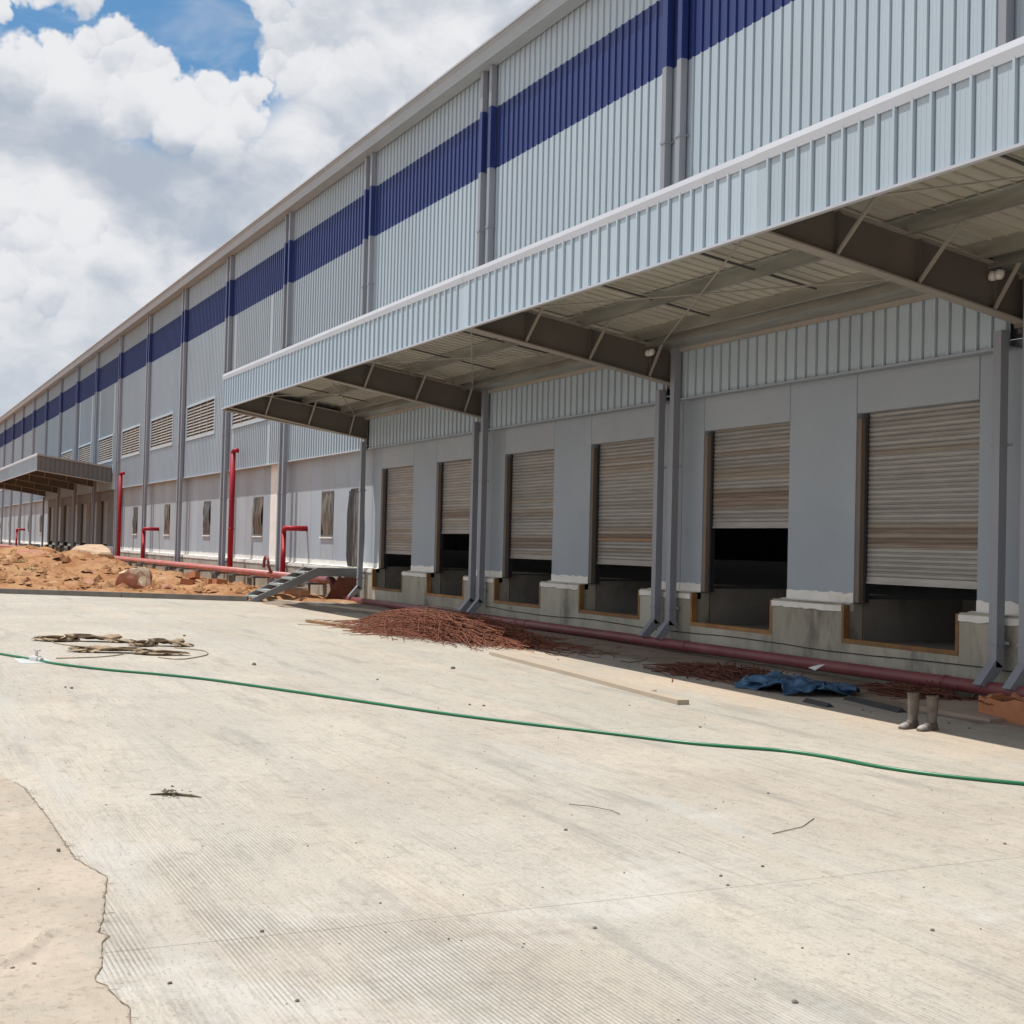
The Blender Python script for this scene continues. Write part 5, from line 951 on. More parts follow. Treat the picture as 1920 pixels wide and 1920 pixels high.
RAG_FOLDS = [
    [-52, -61, 24, -49, -65, 19, -48, -65, 15, -52, -66, 14, -39, -68, 15, -28, -65, 19, -21, -53, 28, -18, -44, 38, -18, -37, 42, -25, -29, 48, -19, -19, 49, -17, -7, 50, -4, -1, 52, 12, 5, 50, 18, 9, 43, 29, 2, 39, 35, -3, 32, 35, -4, 20, 42, -5, 12, 44, -5, 3, 49, -5, 11, 51, -7, 16, 54, -6, 6, 67, -13, 5],
    [-61, -50, 24, -54, -56, 20, -44, -64, 18, -36, -68, 6, -27, -65, 12, -28, -48, 17, -29, -36, 23, -29, -27, 29, -22, -24, 34, -9, -21, 37, -13, -12, 45, -8, 1, 48, -4, 6, 50, 8, 0, 49, 7, 7, 42, 19, 0, 44, 27, -5, 37, 33, -1, 24, 44, 5, 24, 46, 4, 16, 48, 7, 6, 54, 6, 9, 61, 3, 4, 58, -9, 7],
    [-63, -45, 21, -57, -51, 15, -45, -61, 13, -32, -57, 9, -25, -49, 15, -23, -38, 15, -23, -31, 20, -18, -29, 24, -13, -25, 25, -5, -17, 33, -12, -4, 38, -7, 5, 43, 2, 3, 44, 0, -3, 46, 5, -5, 45, 11, -5, 42, 19, 0, 38, 24, 3, 27, 31, 13, 21, 39, 18, 19, 46, 12, 14, 51, 12, 10, 59, 10, 9, 63, 1, 13],
    [-60, -39, 16, -53, -44, 22, -47, -60, 22, -32, -52, 19, -23, -48, 13, -19, -43, 16, -15, -41, 15, -9, -37, 15, -14, -27, 18, -11, -15, 22, -14, -8, 30, -5, -1, 37, -1, 2, 38, 5, 4, 38, 7, 6, 33, 11, 5, 32, 19, 6, 33, 29, 3, 34, 35, 11, 31, 41, 15, 25, 49, 19, 16, 51, 8, 17, 59, 10, 14, 67, 9, 9],
    [-53, -39, 22, -47, -45, 16, -41, -54, 12, -37, -54, 9, -29, -46, 10, -22, -42, 8, -14, -39, 7, -15, -36, 7, -10, -32, 11, -9, -20, 17, -13, -9, 24, -19, -2, 33, 0, -2, 25, 8, 7, 29, 13, 11, 29, 17, 10, 29, 21, 8, 33, 29, 10, 38, 37, 15, 33, 44, 17, 28, 55, 12, 24, 60, 4, 16, 68, 4, 12, 76, 8, 9],
    [-49, -41, 14, -45, -44, 10, -42, -46, 8, -37, -48, 3, -32, -49, 8, -21, -50, 8, -19, -40, 2, -14, -36, 5, -13, -29, 6, -12, -19, 10, -18, -8, 12, -22, 4, 21, -11, 4, 21, 0, 3, 24, 5, 12, 30, 12, 15, 32, 16, 9, 36, 27, 14, 38, 33, 23, 28, 46, 26, 25, 59, 24, 22, 64, 17, 12, 72, 16, 10, 82, 15, 8],
    [-57, -46, 8, -55, -40, 6, -51, -41, 4, -43, -38, 6, -38, -38, 7, -26, -41, 4, -19, -36, 10, -15, -33, 2, -7, -26, 3, -7, -13, 10, -12, -4, 17, -16, 3, 18, -11, 9, 26, -9, 7, 34, -3, 12, 36, 4, 13, 40, 14, 17, 41, 19, 16, 30, 31, 19, 22, 40, 28, 17, 53, 31, 17, 61, 28, 23, 66, 27, 21, 72, 29, 17],
    [-71, -40, 4, -64, -41, 7, -57, -36, 7, -48, -36, 6, -42, -35, 12, -31, -32, 8, -21, -28, 6, -14, -19, 6, -6, -10, 6, -4, -3, 15, -11, 3, 11, -18, 8, 15, -8, 8, 20, -4, 13, 31, 3, 21, 28, 5, 27, 34, 16, 29, 32, 24, 24, 21, 33, 22, 12, 45, 25, 11, 54, 29, 12, 58, 29, 16, 61, 34, 23, 72, 41, 21],
    [-68, -44, 12, -66, -38, 3, -55, -39, 10, -51, -35, 11, -45, -34, 18, -40, -26, 5, -28, -17, 11, -15, -5, 3, -3, 3, 9, -6, 7, 14, -7, 11, 14, -17, 11, 11, -11, 13, 20, 0, 15, 27, 8, 24, 25, 13, 32, 29, 15, 30, 17, 25, 27, 10, 39, 32, 13, 49, 30, 3, 59, 31, 6, 66, 35, 9, 82, 43, 2, 81, 55, 10],
    [-74, -43, 14, -67, -33, 5, -58, -37, 13, -55, -36, 12, -52, -30, 12, -48, -23, 7, -38, -10, 3, -20, 0, 4, -5, 12, 7, -7, 15, 12, -12, 14, 12, -16, 14, 17, -17, 12, 23, -6, 19, 29, 3, 25, 22, 7, 34, 29, 16, 37, 21, 24, 33, 17, 34, 37, 10, 47, 36, 9, 60, 41, 3, 70, 47, 5, 74, 54, 6, 72, 67, 12],
    [-79, -25, 6, -70, -26, 16, -59, -26, 14, -56, -25, 11, -54, -22, 6, -51, -16, 16, -40, -8, 12, -24, 7, 5, -8, 17, 6, -8, 20, 15, -12, 18, 18, -17, 19, 20, -21, 18, 26, -11, 22, 31, -2, 28, 30, 10, 39, 28, 17, 37, 28, 22, 33, 25, 28, 37, 15, 41, 40, 12, 54, 49, 6, 65, 55, 8, 66, 60, 14, 66, 67, 4],
    [-78, -16, 18, -78, -20, 12, -66, -17, 10, -59, -13, 9, -54, -13, 14, -47, -10, 13, -39, 3, 13, -22, 15, 9, -12, 24, 6, -9, 30, 11, -14, 29, 12, -14, 29, 18, -16, 31, 29, -9, 39, 30, 9, 39, 22, 19, 42, 30, 21, 38, 30, 19, 37, 26, 27, 34, 23, 38, 42, 16, 50, 52, 15, 56, 56, 16, 59, 62, 12, 61, 68, 7],
    [-77, -10, 20, -77, -12, 20, -74, -17, 15, -71, -9, 10, -60, -6, 9, -46, -9, 6, -33, 4, 5, -24, 20, 8, -16, 30, 4, -17, 36, 9, -16, 32, 16, -15, 39, 11, -15, 51, 13, -6, 40, 17, 12, 41, 18, 23, 48, 26, 28, 43, 33, 26, 41, 29, 28, 36, 25, 41, 36, 18, 47, 53, 22, 49, 56, 16, 51, 64, 17, 52, 66, 9],
    [-75, -6, 16, -75, -10, 21, -76, -18, 25, -66, -13, 19, -60, -12, 16, -49, -4, 15, -45, 9, 4, -31, 17, 4, -22, 24, 10, -18, 27, 18, -21, 31, 20, -16, 34, 19, -18, 49, 19, -6, 45, 13, 2, 37, 14, 11, 46, 21, 21, 44, 28, 29, 42, 23, 35, 35, 20, 47, 38, 23, 47, 54, 25, 48, 60, 24, 48, 65, 23, 49, 68, 19],
    [-70, -6, 20, -68, -10, 26, -66, -20, 19, -60, -15, 23, -57, -11, 23, -51, -1, 22, -48, 13, 16, -33, 15, 8, -33, 25, 9, -31, 32, 2, -23, 30, 6, -20, 35, 14, -17, 38, 22, -9, 40, 21, -1, 43, 10, 8, 42, 12, 17, 50, 17, 30, 46, 17, 39, 42, 28, 50, 47, 30, 55, 58, 30, 54, 66, 29, 53, 72, 27, 48, 67, 29],
    [-67, 2, 24, -61, -2, 21, -62, -18, 26, -53, -18, 22, -48, -10, 29, -37, -6, 24, -32, 8, 19, -32, 15, 20, -29, 20, 17, -31, 25, 18, -27, 27, 13, -25, 37, 14, -18, 45, 23, -2, 47, 24, 5, 46, 21, 11, 49, 15, 18, 55, 14, 27, 54, 24, 39, 52, 34, 51, 52, 41, 52, 63, 38, 50, 69, 35, 49, 63, 32, 44, 59, 32],
    [-70, 0, 33, -69, -5, 31, -65, -7, 28, -57, -16, 28, -40, -15, 29, -35, 3, 34, -33, 16, 33, -33, 18, 27, -28, 22, 24, -26, 29, 25, -31, 29, 28, -24, 41, 27, -16, 56, 23, -4, 54, 24, 3, 51, 31, 9, 57, 25, 16, 64, 24, 27, 63, 34, 36, 62, 44, 48, 62, 50, 45, 62, 47, 47, 58, 42, 42, 57, 39, 48, 53, 37],
    [-73, -1, 22, -73, -7, 25, -70, -13, 27, -58, -18, 32, -43, -15, 38, -42, 3, 37, -39, 11, 33, -39, 14, 25, -37, 16, 29, -30, 26, 25, -24, 26, 32, -19, 40, 32, -10, 47, 34, -12, 53, 38, -6, 60, 39, -1, 66, 35, 13, 70, 32, 27, 68, 39, 34, 66, 49, 38, 70, 43, 42, 65, 44, 43, 65, 41, 42, 61, 40, 43, 57, 44],
]
def cloth_rows(data):
    return [[(r[k]*.004, r[k+1]*.004, max(.003, r[k+2]*.004)) for k in range(0, len(r), 3)] for r in data]
mb = MB(); R_ = cloth_rows(TARP_FOLDS); hw = max(max(q[0] for q in r) for r in R_); hh = max(max(q[1] for q in r) for r in R_)
rows = [[(-13.72+q[0]*.95/hw, 10.55+q[1]*.62/hh-.03*q[0], q[2]) for q in r] for r in R_]
mb.grid(rows); o = settle_v(mb.obj('tarpaulin', 'tarp', None, None, True)); tag(o, 'crumpled blue tarpaulin lying in the canopy shade by the red pipe', 'tarpaulin')
sb = o.modifiers.new('smooth', 'SUBSURF'); sb.levels = 1; sb.render_levels = 1
sm = o.modifiers.new('solid', 'SOLIDIFY'); sm.thickness = .004
mb = MB(); mb.poly([(-14.02, 11.0, .26), (-13.86, 10.98, .24), (-13.82, 11.1, .32), (-13.98, 11.14, .30)]); mb.poly([(-14.02, 11.0, .256), (-13.98, 11.14, .296), (-13.82, 11.1, .316), (-13.86, 10.98, .236)])
tag(settle_v(mb.obj('paper_scrap', 'white_paint')), 'white paper scrap sticking up behind the blue tarpaulin', 'paper')

# ------------------------------------------------------------------ rubber boots
def boot(x, y, rot, label, h):
    t_ = thing('rubber_boot', label, 'boot', (x, y, 0), 'pair of muddy rubber boots')
    c, s_ = math.cos(rot), math.sin(rot); T = lambda a, b, z: (x+a*c-b*s_, y+a*s_+b*c, z)
    # shaft + foot as one skin: rings along the centre line from top down, then forward into the toe
    rings = [(0, h, .062, .068), (0, h*.85, .060, .066), (0.002, h*.6, .057, .062), (.004, h*.42, .052, .056), (.008, h*.30, .050, .056), (.015, h*.22, .050, .062)]
    mb = MB(); n = 16; ids = []
    for a, z, rb, ra in rings:
        i = len(mb.v); ids.append(i)
        for j in range(n): an = 2*math.pi*j/n; mb.v.append(T(a+math.cos(an)*ra, math.sin(an)*rb, z))
    for k_ in range(len(ids)-1):
        for j in range(n): j2 = (j+1) % n; mb.f.append((ids[k_]+j, ids[k_]+j2, ids[k_+1]+j2, ids[k_+1]+j)); mb.mi.append(0)
    # foot: sections along a from heel to instep
    secs = [(-.062, .03, .085), (-.045, .042, .10), (0, .046, .105), (.05, .046, .095), (.10, .045, .080), (.135, .046, .068)]
    ids = []
    for a, hw, zt in secs:
        i = len(mb.v); ids.append(i)
        for j in range(9): an = math.pi*j/8; mb.v.append(T(a, math.cos(an)*hw, .018+math.sin(an)**.7*(zt-.018)))
    for k_ in range(len(ids)-1):
        for j in range(8): mb.f.append((ids[k_]+j, ids[k_]+j+1, ids[k_+1]+j+1, ids[k_+1]+j)); mb.mi.append(0)
    mb.f.append(tuple(ids[0]+j for j in range(9))); mb.mi.append(0)
    mb.obj('upper', 'boot', t_, (x, y, 0), True)
    mb = MB(); ids = []
    for a, hw, zt in [(.135, .046, .068), (.165, .047, .064), (.195, .042, .055), (.215, .030, .042), (.224, .012, .03)]:
        i = len(mb.v); ids.append(i)
        for j in range(9): an = math.pi*j/8; mb.v.append(T(a, math.cos(an)*hw, .018+math.sin(an)**.7*(zt-.018)))
    for k_ in range(len(ids)-1):
        for j in range(8): mb.f.append((ids[k_]+j, ids[k_]+j+1, ids[k_+1]+j+1, ids[k_+1]+j)); mb.mi.append(0)
    mb.obj('toe_cap', 'boot_toe', t_, (x, y, 0), True)
    mb = MB(); ol = [(-.066, .03), (-.05, .046), (0, .050), (.06, .048), (.13, .050), (.17, .051), (.205, .044), (.228, .02)]
    loop = [T(a, b, 0) for a, b in ol]+[T(a, -b, 0) for a, b in reversed(ol)]
    top = [(q[0], q[1], .022) for q in loop]; mb.poly(top); mb.poly(loop[::-1])
    for i in range(len(loop)): j = (i+1) % len(loop); mb.quad(loop[i], loop[j], top[j], top[i])
    mb.obj('sole', 'boot', t_, (x, y, 0))
    mb = MB(); outer = [T(math.cos(2*math.pi*j/16)*.070, math.sin(2*math.pi*j/16)*.064, h) for j in range(16)]
    inn = [T(math.cos(2*math.pi*j/16)*.060, math.sin(2*math.pi*j/16)*.054, h) for j in range(16)]; low = [(q[0], q[1], h-.2) for q in inn]; bo = [(q[0], q[1], h-.02) for q in outer]
    for j in range(16): j2 = (j+1) % 16; mb.quad(outer[j], outer[j2], inn[j2], inn[j]); mb.quad(inn[j], inn[j2], low[j2], low[j]); mb.quad(bo[j], bo[j2], outer[j2], outer[j])
    mb.poly(low); mb.obj('rim', 'boot', t_, (x, y, 0), True); settle(t_)
boot(-10.44, 9.49, math.radians(284), 'left muddy rubber boot with pale toe standing at the shadow edge', .375)
boot(-10.25, 9.56, math.radians(280), 'right muddy rubber boot, nearer the clay block', .36)

# black rubber strips, plywood, clay block
def strip(a, b, w, h, label):
    mb = MB(); a = Vector(a); b = Vector(b); d = (b-a).normalized(); n = Vector((-d.y, d.x, 0))*w/2; up = Vector((0, 0, h))
    mb.poly([a-n, a+n, b+n, b-n]); mb.quad(a-n, b-n, b+up, a+up); mb.quad(b+n, a+n, a+up, b+up); mb.poly([a-n, a+up, a+n]); mb.poly([b-n, b+n, b+up])
    tag(settle_v(mb.obj('rubber_strip', 'rubber')), label, 'strip')
strip((-12.62, 9.88, 0), (-12.10, 9.80, 0), .11, .05, 'short black ridged strip in front of the blue tarpaulin')
strip((-12.70, 10.55, 0), (-11.48, 10.28, 0), .13, .055, 'long black ridged strip between tarpaulin and boots')
mb = MB()
base = [(-12.35, 11.0), (-11.5, 10.55), (-10.55, 10.62), (-10.65, 11.75), (-12.1, 11.95)]
lo = [(x, y, .006) for x, y in base]; hi = [(x, y, .03+(.035 if i == 1 else .01 if i == 2 else 0)) for i, (x, y) in enumerate(base)]
mb.poly(hi); mb.poly(lo[::-1])
for i in range(5): j = (i+1) % 5; mb.quad(lo[i], lo[j], hi[j], hi[i])
tag(settle_v(mb.obj('plywood_board', 'plywood')), 'thin warped plywood board lying behind the rubber boots', 'board')
cb = thing('clay_block', 'broken orange clay block holding dark soil at the right edge', 'block', (-10.35, 11.05, 0))
mb = MB(); rg = random.Random(4)
x0, x1, y0, y1, h = -11.02, -10.0, 10.86, 11.42, .25
def wallq(ax, ay, bx, by, nx, ny, n=10):
    P = []
    for i in range(n+1):
        f = i/n; x, y = ax+(bx-ax)*f, ay+(by-ay)*f; zt = h+rg.uniform(-.035, .02)
        P.append([(x, y, 0), (x, y, zt), (x+nx*.05, y+ny*.05, zt-.01), (x+nx*.05, y+ny*.05, 0)])
    for i in range(n):
        for j in range(3): mb.quad(P[i][j], P[i][j+1], P[i+1][j+1], P[i+1][j])
    mb.poly(P[0]); mb.poly(P[-1][::-1])
wallq(x0, y0, x1, y0-.12, 0, 1); wallq(x0, y1, x0, y0, 1, 0); wallq(x1, y1, x0, y1, 0, -1); wallq(x1, y0-.12, x1, y1, -1, 0)
o = mb.obj('shell', 'clay', cb); fix_normals(o)
rows = [[(x0+.03+(x1-x0-.06)*i/20, y0-.04+(y1-y0)*j/14, .17+.07*mnoise.fractal(Vector((i*.5, j*.5, 3)), 1, 2, 4)) for i in range(21)] for j in range(15)]
mb = MB(); mb.grid(rows); mb.obj('soil_fill', 'rebar_dark', cb); settle(cb)

# ------------------------------------------------------------------ green hose
HP = [(-24.5, .4), (-22.4, 1.2), (-20.36, 1.9), (-19.44, 2.22), (-18.68, 2.45), (-17.75, 2.93), (-17.08, 3.42), (-16.26, 3.90), (-14.82, 4.48), (-13.56, 4.97), (-12.45, 5.41), (-11.59, 5.85), (-10.80, 6.28), (-10.12, 6.63), (-9.74, 6.95), (-9.46, 7.20), (-9.06, 7.34), (-8.53, 7.42), (-8.06, 7.60), (-7.55, 7.95), (-7.0, 8.5), (-6.3, 9.0)]
def catmull(P, n=6):
    P = [Vector((x, y, 0)) for x, y in P]; out = []
    for i in range(1, len(P)-2):
        for j in range(n):
            t = j/n; a, b, c, d = P[i-1], P[i], P[i+1], P[i+2]
            out.append(.5*((2*b)+(c-a)*t+(2*a-5*b+4*c-d)*t*t+(3*b-a-3*c+d)*t**3))
    return out
hz = thing('garden_hose', 'long thin green hose snaking across the sunlit concrete', 'hose', (-14, 4.7, 0))
mb = MB(); mb.tube([(q.x, q.y, .0165) for q in catmull(HP)], .0165, 10); settle_v(mb.obj('hose', 'hose_green', hz, None, True))
mb = MB(); d = Vector((.95, .33, 0)).normalized(); c = Vector((-19.3, 2.26, .03))
mb.tube([c-d*.16, c-d*.10, c-d*.1, c+d*.08, c+d*.08, c+d*.16], [.03, .03, .045, .045, .032, .028], 12); mb.tube([c+Vector((0, 0, .02)), c+Vector((0, 0, .11))], .02, 8); mb.bar(c+Vector((-.06, -.02, .12)), c+Vector((.07, .03, .12)), .035, .02)
settle_v(mb.obj('valve', 'clamp', hz))
mb = MB(); rows = [[(-19.75+.09*i, 2.02+.06*j, .002+.022*abs(mnoise.noise(Vector((i*.7, j*.8, 2))))*(1 if 0 < i < 9 and 0 < j < 7 else .1)) for i in range(10)] for j in range(8)]
mb.grid(rows); tag(settle_v(mb.obj('mortar_splash', 'clamp', None, None, True)), 'grey mortar splash under the hose valve', 'mortar')

# ------------------------------------------------------------------ hessian
ED = [(-14.0, .92), (-11.2, .95), (-10.27, .98), (-9.66, 1.08), (-8.67, 1.10), (-8.11, 1.10), (-7.46, 1.10), (-7.15, 1.16), (-7.02, 1.19), (-6.76, 1.14), (-6.29, 1.055), (-6.05, .995), (-5.97, 1.03), (-5.90, .985), (-5.73, .96), (-5.56, .93), (-5.46, .895), (-5.40, .88), (-5.32, .91), (-5.12, .93), (-5.05, .95), (-4.89, .92), (-4.2, .90), (-3.0, .95), (-1.5, 1.05)]
def ey(x):
    for (a, ya), (b, yb) in zip(ED, ED[1:]):
        if a <= x <= b: return ya+(yb-ya)*(x-a)/(b-a)
    return .95
FOLD = [(-5.62, .30), (-5.68, .50), (-5.70, .57), (-5.75, .63), (-5.94, .73), (-6.04, .79), (-6.06, .86), (-6.0, .94), (-5.99, 1.02)]
def fold_d(x, y):
    best = 9
    for (ax, ay), (bx, by) in zip(FOLD, FOLD[1:]):
        dx, dy = bx-ax, by-ay; t = max(0, min(1, ((x-ax)*dx+(y-ay)*dy)/(dx*dx+dy*dy))); best = min(best, math.hypot(x-ax-dx*t, y-ay-dy*t))
    return best
rows = []; rg = random.Random(8); x = -13.5; 
XS = [-13.5+.12*i for i in range(33)]+[-9.54+.028*i for i in range(200)]+[-3.9+.12*i for i in range(18)]
for x in XS:
    e = ey(x)+.008*mnoise.fractal(Vector((x*14, 0, 0)), 1, 2, 4)+rg.uniform(-.004, .004); row = []
    for j in range(90):
        f = (j/89)**1.35; y = e-f*(e+2.6)
        z = .010+.012*abs(mnoise.noise(Vector((x*3.1, y*3.1, 2))))+.010*max(0, mnoise.noise(Vector((x*1.2, y*9, 6))))+.012*max(0, mnoise.noise(Vector((x*9, y*2.2, 1))))
        z += .007*mnoise.fractal(Vector((x*16, y*16, 4)), 1, 2, 3)+.006*abs(mnoise.noise(Vector((x*6+y*5, y*22, 7))))
        z = max(.003, z)+.034*math.exp(-(fold_d(x, y)/.020)**2)
        z += .014*math.exp(-((x+5.42+.10*(y-.9))/.018)**2)*(y > .35)+.012*math.exp(-((x+5.72-.12*(y-.9))/.015)**2)*(y > .55)+.012*math.exp(-((x+5.15-.02*math.sin(y*9))/.016)**2)
        z *= min(1.0, .12+j/9)
        if j == 0: z = .0015
        row.append((x, y, z))
    rows.append(row)
mb = MB(); mb.grid(rows); o = settle_v(mb.obj('hessian_sheet', 'hessian', None, (-6.5, 0, 0), True)); tag(o, 'large muddy hessian sheet spread flat with ragged edge on the concrete', 'hessian sheet')
mb = MB(); hx = [-9.9+.035*i for i in range(160)]
mb.tube([(x, ey(x)+.008*mnoise.fractal(Vector((x*14, 0, 0)), 1, 2, 4)+.002, .006+.004*mnoise.noise(Vector((x*9, 0, 2)))) for x in hx], .0022, 5)
settle_v(mb.obj('hem', 'hem_brown', o, (-6.5, .9, 0)))
mb = MB()
for _ in range(34):     # frayed threads along its edge
    x = rg.uniform(-9.8, -4.3); y = ey(x); L = rg.uniform(.01, .05); an = rg.gauss(1.57, .9)
    mb.tube([(x, y-.01, .006), (x+math.cos(an)*L*.5, y+math.sin(an)*L*.5, .008), (x+math.cos(an+.4)*L, y+math.sin(an+.4)*L, .004)], .0013, 4, False)
tag(settle_v(mb.obj('frayed_threads', 'hem_brown', o, (-6.5, .9, 0))), kind='stuff')
def sack(cx, cy, rx, ry, h, rot, seed, label, name='sacking_scrap'):
    c, s_ = math.cos(rot), math.sin(rot); R_ = cloth_rows(RAG_FOLDS); hw = max(max(q[0] for q in r) for r in R_); hh = max(max(q[1] for q in r) for r in R_); hz_ = max(max(q[2] for q in r) for r in R_)
    fx, fy = (1, 1) if seed % 2 else (-1, 1)
    f = lambda q: (q[0]*fx*rx/hw, q[1]*fy*ry/hh, .003+(q[2]-.003)*h/hz_)
    mb = MB(); mb.grid([[(cx+f(q)[0]*c-f(q)[1]*s_, cy+f(q)[0]*s_+f(q)[1]*c, f(q)[2]) for q in r] for r in R_])
    return tag(settle_v(mb.obj(name, 'sacking', None, None, True)), label, 'sacking', 'crumpled sacking scraps on the concrete')
sack(-22.7, 3.35, .85, .30, .13, 1.0, 1, 'crumpled brown sacking scrap, farthest left of the group')
sack(-20.3, 3.65, .95, .28, .10, 1.15, 2, 'crumpled sacking scrap in the middle, nearest the hose')
sack(-21.6, 4.35, .50, .26, .13, 1.0, 3, 'small humped sacking scrap at the upper right of the group')
sack(-21.1, 3.3, .50, .22, .05, .6, 5, 'flattest low sacking scrap between the humped ones')
mb = MB(); rg = random.Random(6)
for pts in ([(-19.6, 2.55), (-19.7, 3.1), (-20.0, 3.45), (-20.3, 3.6)], [(-21.2, 4.5), (-20.6, 4.8), (-19.9, 4.7), (-19.35, 4.35), (-19.2, 4.1), (-19.6, 3.9)], [(-22.9, 2.9), (-22.3, 2.9), (-21.6, 3.2), (-21.0, 3.9)]):
    mb.tube([(x, y, .010) for x, y in [(q.x, q.y) for q in catmull([pts[0]]+pts+[pts[-1]], 5)]], .008, 6)
tag(settle_v(mb.obj('jute_strands', 'sacking')), 'thin jute strands trailing from the crumpled sacking scraps', 'strands', kind='stuff')

# ------------------------------------------------------------------ twig, pebbles
tw = thing('twig', 'dark dry twig lying near the hessian sheet', 'twig', (-9.06, 1.97, 0))
mb = MB(); mb.tube([(-9.16, 1.80, .006), (-9.12, 1.90, .012), (-9.08, 1.98, .012), (-9.00, 2.06, .010), (-8.95, 2.12, .005)], [.004, .010, .010, .008, .003], 7); mb.obj('stem', 'twig', tw)
mb = MB(); rg = random.Random(12)
for _ in range(34):
    x = -9.10+rg.gauss(0, .045); y = 1.93+rg.gauss(0, .05); r = rg.uniform(.012, .03); an = rg.uniform(0, 6.28); z = rg.uniform(.004, .045)
    mb.poly([(x, y, z), (x+math.cos(an)*r, y+math.sin(an)*r, z+.01), (x+math.cos(an+.6)*r*1.4, y+math.sin(an+.6)*r*1.4, z+.004), (x+math.cos(an+1.2)*r, y+math.sin(an+1.2)*r, z-.002)])
mb.obj('dry_leaves', 'twig', tw); settle(tw)
PEB = [(-18.22, 4.95, 2.6), (-15.78, 2.23, 1.6), (-15.91, 2.18, 1.0), (-13.27, 5.95, 1.2), (-13.15, 6.06, 1.2), (-17.2, 7.45, 2.4), (-15.97, 5.9, 1.3), (-11.05, 7.39, 1.1), (-12.8, 7.64, .8), (-7.26, 3.91, .9), (-6.07, 4.48, .8), (-5.97, 4.14, .8), (-5.79, 4.06, .7), (-5.35, 3.04, .8), (-4.2, 3.26, 1.0), (-4.77, 4.47, .8), (-6.05, 6.22, .8), (-5.27, 1.14, .7), (-5.82, 1.65, .8), (-5.65, .69, .9), (-5.63, .61, .8), (-7.65, 1.04, 1.0), (-4.9, 1.53, .7), (-23.78, 5.21, 2.0), (-7.89, 5.86, .7)]
rg = random.Random(21)
for _ in range(420):
    t = rg.random(); PEB.append((-4-t*18, rg.uniform(-.6, 9.6)*(1 if t > .3 else .75)+.5, rg.uniform(.12, .5)))
for _ in range(90): PEB.append((rg.uniform(-24, -9), rg.uniform(9.6, 12.3), rg.uniform(.3, 1.2)))
mb = MB()
for x, y, s_ in PEB:
    r = .0125*s_; z0 = .012 if y < ey(x)-.02 and -13 < x < -2 else 0; n = 7; ids = []
    for zz_, rr in ((0, .8), (.45, 1.0), (.9, .62)):
        ids.append(len(mb.v))
        for j in range(n): an = 2*math.pi*j/n; q = rr*r*rg.uniform(.8, 1.2); mb.v.append((x+math.cos(an)*q, y+math.sin(an)*q*1.1, z0+zz_*r*1.1))
    top = len(mb.v); mb.v.append((x, y, z0+r*1.2))
    for k_ in range(2):
        for j in range(n): j2 = (j+1) % n; mb.f.append((ids[k_]+j, ids[k_]+j2, ids[k_+1]+j2, ids[k_+1]+j)); mb.mi.append(0)
    for j in range(n): mb.f.append((ids[2]+j, ids[2]+(j+1) % n, top)); mb.mi.append(0)
tag(settle_v(mb.obj('pebbles', 'pebble', None, (-10, 4, 0))), 'small dark pebbles and crumbs scattered over the concrete yard', 'pebbles', kind='stuff')
mb = MB()
for pts in ([(-7.95, 4.30, .01), (-7.80, 4.38, .02), (-7.66, 4.46, .012), (-7.58, 4.47, .004)], [(-6.75, 5.05, .004), (-6.85, 5.35, .006), (-7.05, 5.6, .004)]): mb.tube(pts, .0026, 5)
tag(settle_v(mb.obj('wire_bits', 'twig')), 'two thin bent wire bits lying on the open concrete', 'wire', kind='stuff')

# ------------------------------------------------------------------ boulders, bricks, weeds
def boulder(x, y, z, sx, sy, sz, seed, m_, label, sub=3, cut=.25):
    bm = bmesh.new(); bmesh.ops.create_icosphere(bm, subdivisions=sub, radius=1.0); rg = random.Random(seed)
    planes = [(Vector((rg.gauss(0, 1), rg.gauss(0, 1), rg.gauss(0, .8))).normalized(), rg.uniform(.55, .86)) for _ in range(13)]
    for v in bm.verts:
        for n_, d_ in planes:
            e = v.co.dot(n_)-d_
            if e > 0: v.co -= n_*e*.95
        v.co *= 1+.05*mnoise.fractal(v.co*2.5+Vector((seed, 0, 0)), 1, 2, 4)
        v.co.x *= sx; v.co.y *= sy; v.co.z *= sz
    me = bpy.data.meshes.new('boulder'); bm.to_mesh(me); bm.free(); me.materials.append(MATS[m_])
    return tag(put(bpy.data.objects.new('boulder', me), None, (x, y, z)), label, 'boulder')
boulder(-42.3, 7.75, .30, 1.0, .62, .66, 5, 'boulder_dusty', 'big reddish boulder with a dusty pale top beside the kerb')
boulder(-55.5, 8.6, .86, 1.6, 1.1, .62, 8, 'boulder', 'pale tan boulder on top of the soil near the farther canopy')
boulder(-59.5, 6.6, .68, 1.7, 1.0, .42, 13, 'boulder_red', 'low dark red boulder at the far left of the soil heap')
boulder(-41.3, 8.5, .10, .32, .25, .22, 17, 'boulder_red', 'small red rock right of the big dusty boulder')
boulder(-43.6, 6.6, .15, .42, .3, .26, 19, 'boulder_red', 'small dark rock left of the big dusty boulder')
boulder(-53.5, 5.2, .58, .9, .6, .36, 23, 'boulder', 'flat pale pinkish rock embedded in the middle of the heap')
rg = random.Random(31)
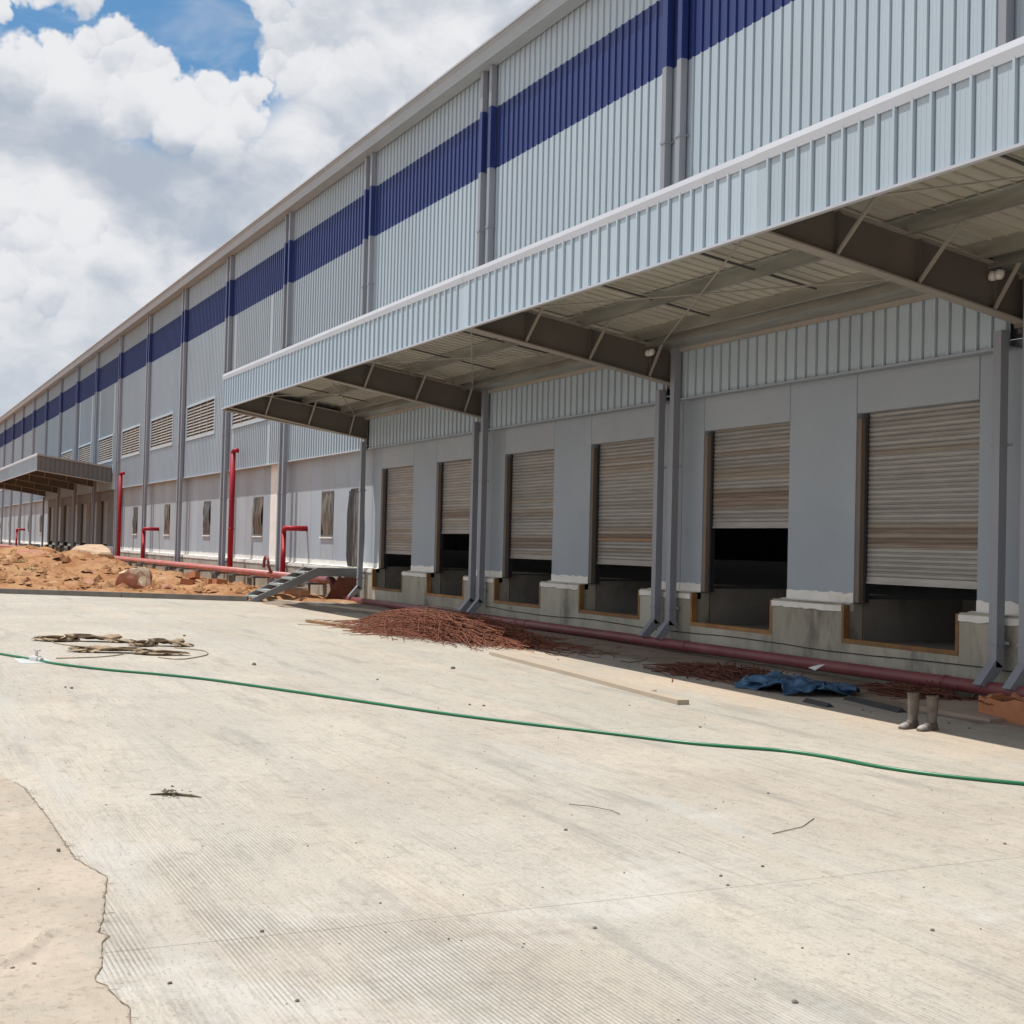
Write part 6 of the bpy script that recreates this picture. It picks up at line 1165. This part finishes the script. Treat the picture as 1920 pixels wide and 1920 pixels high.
for i, (x, y, r, lb) in enumerate([(-42.9, 10.1, .3, 'upright red clay brick nearest the stair foot'), (-43.6, 9.6, 1.1, 'tilted red clay brick on the orange soil'), (-44.2, 9.9, .7, 'red clay brick half buried furthest from the stair'), (-42.2, 10.3, 1.9, 'red clay brick lying at the soil edge by the stair')]):
    mb = MB(); mb.box(-.20, .20, -.12, .12, -.06, .14); o = mb.obj('clay_brick', 'clay', None, (0, 0, 0)); o.location = (x, y, soil_h(x, y)+.05); o.rotation_euler = (rg.uniform(-.3, .3), rg.uniform(-.3, .3), r); tag(o, lb, 'brick', 'red clay bricks on the soil')
def weed(x, y, n, h, label, m_='leaf', spread=.3):
    z = soil_h(x, y); t_ = thing('weed', label, 'weed', (x, y, z)); mb = MB(); ms = MB(); rg = random.Random(int(abs(x)*10))
    for _ in range(n):
        an = rg.uniform(0, 6.28); q = rg.random()**.6*spread; hh = h*rg.uniform(.3, 1)*(1-q/spread*.5); bx, by = x+math.cos(an)*q*.3, y+math.sin(an)*q*.3; tx, ty, tz = x+math.cos(an)*q, y+math.sin(an)*q, z+hh
        ms.tube([(bx, by, z-.05), ((bx+tx)/2, (by+ty)/2, z+hh*.6), (tx, ty, tz)], .004, 4, False)
        for _ in range(5):
            a2 = rg.uniform(0, 6.28); L = rg.uniform(.05, .12); c = Vector((tx, ty, tz-rg.uniform(0, .5)*hh)); d = Vector((math.cos(a2), math.sin(a2), rg.uniform(-.2, .5)))*L; s_ = Vector((-math.sin(a2), math.cos(a2), 0))*L*.32
            mb.quad(c, c+d*.5+s_, c+d, c+d*.5-s_)
    mb.obj('leaves', m_, t_); ms.obj('stems', m_, t_)
weed(-54.5, 3.2, 46, .50, 'small green weed growing on the left of the soil heap', spread=.42)
weed(-50.6, 5.0, 40, .32, 'low dry grass tuft on the front of the soil heap', 'dry_grass', .7)
weed(-64.5, 10.3, 40, .60, 'taller green weed in front of the farther dock', spread=.6)
weed(-48.2, 5.4, 30, .25, 'dry grass tuft nearest the big dusty boulder', 'dry_grass', .55)
